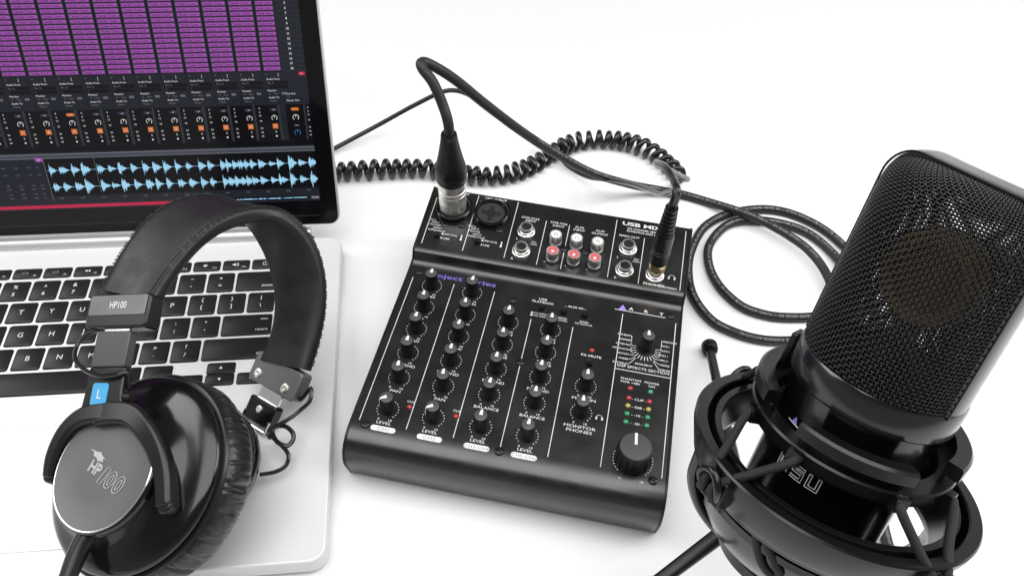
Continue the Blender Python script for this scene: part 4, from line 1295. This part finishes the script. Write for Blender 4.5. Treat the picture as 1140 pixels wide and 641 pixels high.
# seam rims along both faces of the frame
rim = MB()
for sg in (1,):
    rim.tube(np.array([mp_(x * 0.985 if abs(x) > 20 else x, sg * (NW + 0.2), t - 0.4) for x, t in path_]), 0.42, 8)
rim.build('grille_rim', m_satinblk, mic)
# capsule inside
cpf = Fr(mp_(0, 0, 38), NF, EW)
cap = MB()
cap.lathe(cpf, [(12.5, 5.4), (16.5, 5.6), (17.2, 4.8), (17.2, -4.8), (16.5, -5.6), (12.5, -5.4)], 48, 0)
cap.lathe(cpf, [(12.6, 5.3), (2, 5.0), (0.001, 5.0)], 40, 1); cap.lathe(cpf, [(12.6, -5.3), (2, -5.0), (0.001, -5.0)], 40, 1)
for k in range(10):
    t = 2 * pi * k / 10
    cap.lathe(Fr(cpf.at(14.8 * cos(t), 14.8 * sin(t), 5.5), cpf.z), [(0.9, 0), (0.8, 0.6), (0.001, 0.7)], 10, 0)
cap.build('capsule', [m_brass, m_membrane], mic)
MB().lathe(mf, [(9, 0.3), (8, 8), (5, 12), (5, 22), (0.001, 22)], 32).build('capsule_post', m_gap, mic)
# badge and model mark on the body
def onbody(deg, t, r=28.35):
    a_ = az(deg); return Fr(MR + r * a_ + t * MA_, a_, np.cross(MA_, a_))


lgm = MB()


def wrap(pts2, deg0, t0, rr=28.3, mi=0, r_w=None):
    """points in mm (x right, y up) wrapped round the body"""
    out = []
    for x, y in pts2:
        a_ = deg0 + math.degrees(x / 28.0)
        out.append(MR + rr * az(a_) + (t0 + y) * MA_)
    return np.array(out)


q = [(-3.0, 0), (2.0, 0), (2.0, 0.5), (-3.0, 0.5)]
lgm.add(wrap([(-3.4, -0.2), (0.5, -0.2), (4.4, -0.2), (4.4, 0.3), (0.5, 0.3), (-3.4, 0.3)], -166, -27.6), [(0, 1, 4, 5), (1, 2, 3, 4)], 0)
lgm.add(wrap([(-1.2, 0.4), (1.8, 0.4), (0.3, 3.2)], -166, -27.6, 28.4), [(0, 1, 2)], 1)
lgm.add(wrap([(3.0, 0.6), (4.0, 0.6), (4.3, 2.2), (3.6, 2.4)], -166, -27.6), [(0, 1, 2, 3)], 0)


def stroke(pts2, deg0, t0, w=0.24):
    lgm.tube(wrap(crom(pts2, 3) if False else pts2, deg0, t0, 28.1), w, 5, mi=0)


for off in (0.0, 1.15):
    k = off
    # m 5 u drawn as outlined strokes
    stroke([(-9.4, -3.2 + 0), (-9.4, 2.6 - k), (-6.9, 2.6 - k), (-6.9, -3.2)] if not off else [(-8.4, -3.2), (-8.4, 1.4), (-7.9, 1.4), (-7.9, -3.2)], -144, -42.2)
    stroke([(-6.9, 2.6 - k), (-4.4, 2.6 - k), (-4.4, -3.2)] if not off else [(-5.9, 1.4), (-5.4, 1.4), (-5.4, -3.2)], -144, -42.2)
stroke([(2.2, 2.6), (-2.6, 2.6), (-2.6, -0.4), (1.2, -0.4), (1.2, -2.1), (-2.6, -2.1), (-2.6, -3.2), (2.2, -3.2), (2.2, 0.7), (-1.5, 0.7), (-1.5, 1.5), (2.2, 1.5), (2.2, 2.6)], -144, -42.2)
stroke([(4.0, 2.6), (4.0, -3.2), (8.8, -3.2), (8.8, 2.6), (7.7, 2.6), (7.7, -2.1), (5.1, -2.1), (5.1, 2.6), (4.0, 2.6)], -144, -42.2)
lgm.build('logo', [m_white_ink, m_purple], bdy)

# ------------------------------------------------------------------ shock mount
sm = thing('shock_mount', 'black cradle with elastic cords holding the microphone on its stand', 'shock mount', MR - 95 * MA_)
sf = Fr(MR, MA_, ME)
orr = MB()
orr.lathe(sf, [(56.2, -43.4), (56.8, -44.2), (56.4, -47), (52.8, -57), (51.2, -59.5), (48.5, -59.5), (48.8, -57), (51.4, -48), (51.6, -44), (52.2, -43.4)], 120, loop=True)
orr.lathe(sf, [(48.6, -44.0), (49.0, -44.8), (47.6, -56), (45.5, -59), (43, -59), (42.6, -57), (45.0, -52), (45.6, -44.8), (46.0, -44.0)], 120, loop=True)
orr.lathe(sf, [(43.2, -58.6), (51.4, -58.4), (50, -61.5), (44, -61.5)], 120, loop=True)
oring = orr.build('outer_ring', m_mount, sm, sharp=40)
# lower bowl arms
HK = [-160, -71, 19, 109]
bw = MB()
bw.lathe(sf, [(46.4, -59), (46.0, -64), (47.2, -64.6), (47.2, -67.4), (45.6, -68), (44, -75), (38, -84), (29, -91), (27, -89), (35, -82.5), (41, -74), (43.2, -66), (43.4, -59)], 60, a0=radians(-178), a1=radians(-52), loop=True)
bw.build('cradle_bowl', m_micbody, sm, sharp=50)
for h_ in HK[1:]:
    a_ = az(h_ + 44); tg = np.cross(MA_, a_)
    pth = crom([MR + 47.5 * a_ - 58 * MA_, MR + 46 * a_ - 72 * MA_, MR + 38 * a_ - 85 * MA_, MR + 26 * a_ - 93 * MA_, MR + 12 * a_ - 95 * MA_], 5)
    MB().bar(pth, np.linspace(34, 22, len(pth)), 4.5, A(*[unit(p - (MR - 60 * MA_)) for p in pth])).build('cradle_arm', m_micbody, sm, sharp=50)
MB().lathe(sf, [(27, -90), (29, -92), (28, -97), (18, -101), (9, -103), (0.001, -103)], 64).build('cradle_base', m_mount, sm)
lp = [MR + (46.6 - 0.42 * max(0, kk - 66)) * az(dd) - kk * MA_ for dd, kk in ((-140, 61), (-136, 68), (-131, 74), (-125, 76), (-123, 73), (-127, 69), (-133, 63), (-138, 60))]
MB().tube(crom([p + 1.2 * unit(p - MR - ((p - MR) @ MA_) * MA_) for p in lp], 6), 1.5, 10).build('elastic_cord', m_elastic, sm)
ir = MB()
for a0, a1 in ((-148, -86), (-54, 30), (44, 100), (112, 185)):
    ir.lathe(sf, [(34.6, -17.4), (39.8, -17.2), (40.8, -18.2), (40.8, -22.4), (40.0, -23), (36.4, -23), (36.4, -27), (34.6, -27)], 24, a0=radians(a0), a1=radians(a1), loop=True)
ir.lathe(sf, [(32.2, -26.6), (39.2, -26.6), (39.8, -27.4), (38.4, -33.0), (37.4, -33.6), (32.4, -33.6)], 96, loop=True)
for h_ in (-178, -143, -89, -54, 1, 36, 91, 126):
    a_ = az(h_); tg = np.cross(MA_, a_)
    f2 = Fr(MR + 39.2 * a_ - 30 * MA_, a_, tg)
    ir.box(f2, -2.6, 2.6, -2.8, 2.8, -1, 3.2)
inner = ir.build('inner_ring', m_mount, sm, sharp=40)
for h_ in (-150, -61, 29, 119):      # upright clips
    a_ = az(h_ + 15); tg = np.cross(MA_, a_)
    f2 = Fr(MR + 33.4 * a_ - 14 * MA_, MA_, tg)
    if h_ in (119,): MB().box(f2, -4, 4, -1.4, 1.6, -8, 9).build('clip', m_mount, sm, bevel=0.8)
for h_ in HK:
    a_ = az(h_); tg = np.cross(MA_, a_)
    f2 = Fr(MR + 55.5 * a_ - 52 * MA_, a_, tg)     # x tangential, y along axis, z outward
    hk = MB()
    hk.box(f2, -6.5, 6.5, -6.5, 5.0, -3.5, 2.2)
    hk.tube(crom([f2.at(-4.5, -3.5, 2), f2.at(-5.5, 2.5, 4.5), f2.at(-2, 6.5, 5.0), f2.at(2, 6.5, 5.0), f2.at(5.5, 2.5, 4.5), f2.at(4.5, -3.5, 2)], 5), 1.7, 8)
    hk.build('cord_hook', m_mount, sm, bevel=0.7)
    for sg in (-18, 18):
        b_ = az(h_ + sg)
        p0 = MR + 42.2 * b_ - 31 * MA_
        p1 = f2.at((2.6 if (np.cross(MA_, a_) @ b_) > 0 else -2.6), 2.0, 3.8)
        MB().tube(crom([MR + 37.8 * b_ - 28 * MA_, p0 + 0.9 * b_, p0 * 0.5 + p1 * 0.5, p1, f2.at((4.0 if (np.cross(MA_, a_) @ b_) > 0 else -4.0), -4, 3.0)], 8), 1.75, 10).build('elastic_cord', m_elastic, sm)

# ------------------------------------------------------------------ tripod
HB = A(122, 203, 66)
tp = thing('table_tripod', 'black desk tripod with splayed flat legs and round feet under the microphone', 'tripod', (122, 203, 0))
nb = MR - 103 * MA_
hb_ = MB()
hb_.tube(crom([HB + A(0, 0, 2), HB + A(0, -8, 12), (nb + HB) / 2 + A(0, -8, 8), nb - 6 * MA_, nb + 2 * MA_], 6), np.linspace(9, 10, 25), 20)
hb_.lathe(Fr(HB, (0, 0, 1)), [(0.001, -13), (12, -12), (14, -8), (14, 6), (11, 10), (0.001, 11)], 36)
hb_.build('hub', m_mount, tp, sharp=50)
foot1 = A(134.0, 356.0, 5.0)
LL = np.linalg.norm(foot1[:2] - HB[:2])
a1_ = math.atan2(foot1[1] - HB[1], foot1[0] - HB[0])
for da in (0, radians(128), radians(-116)):
    dv = A(cos(a1_ + da), sin(a1_ + da), 0)
    ft = HB * A(1, 1, 0) + LL * dv + A(0, 0, 5)
    st_ = HB + 10 * dv + A(0, 0, -6)
    leg = MB().bar(A(st_, st_ * 0.6 + ft * 0.4, ft), [8.0, 6.4, 5.6], [5, 4.4, 4.0], (0, 0, 1)).build('leg', m_satinblk, tp, sharp=50)
    dl = unit(ft - st_)
    MB().lathe(Fr(ft - dl * 2, dl), [(0.001, -3.2), (4.4, -3.2), (5.2, -2), (5.4, 3.4), (4.6, 4.6), (0.001, 4.9)], 28).build('rubber_foot', m_knob, leg)
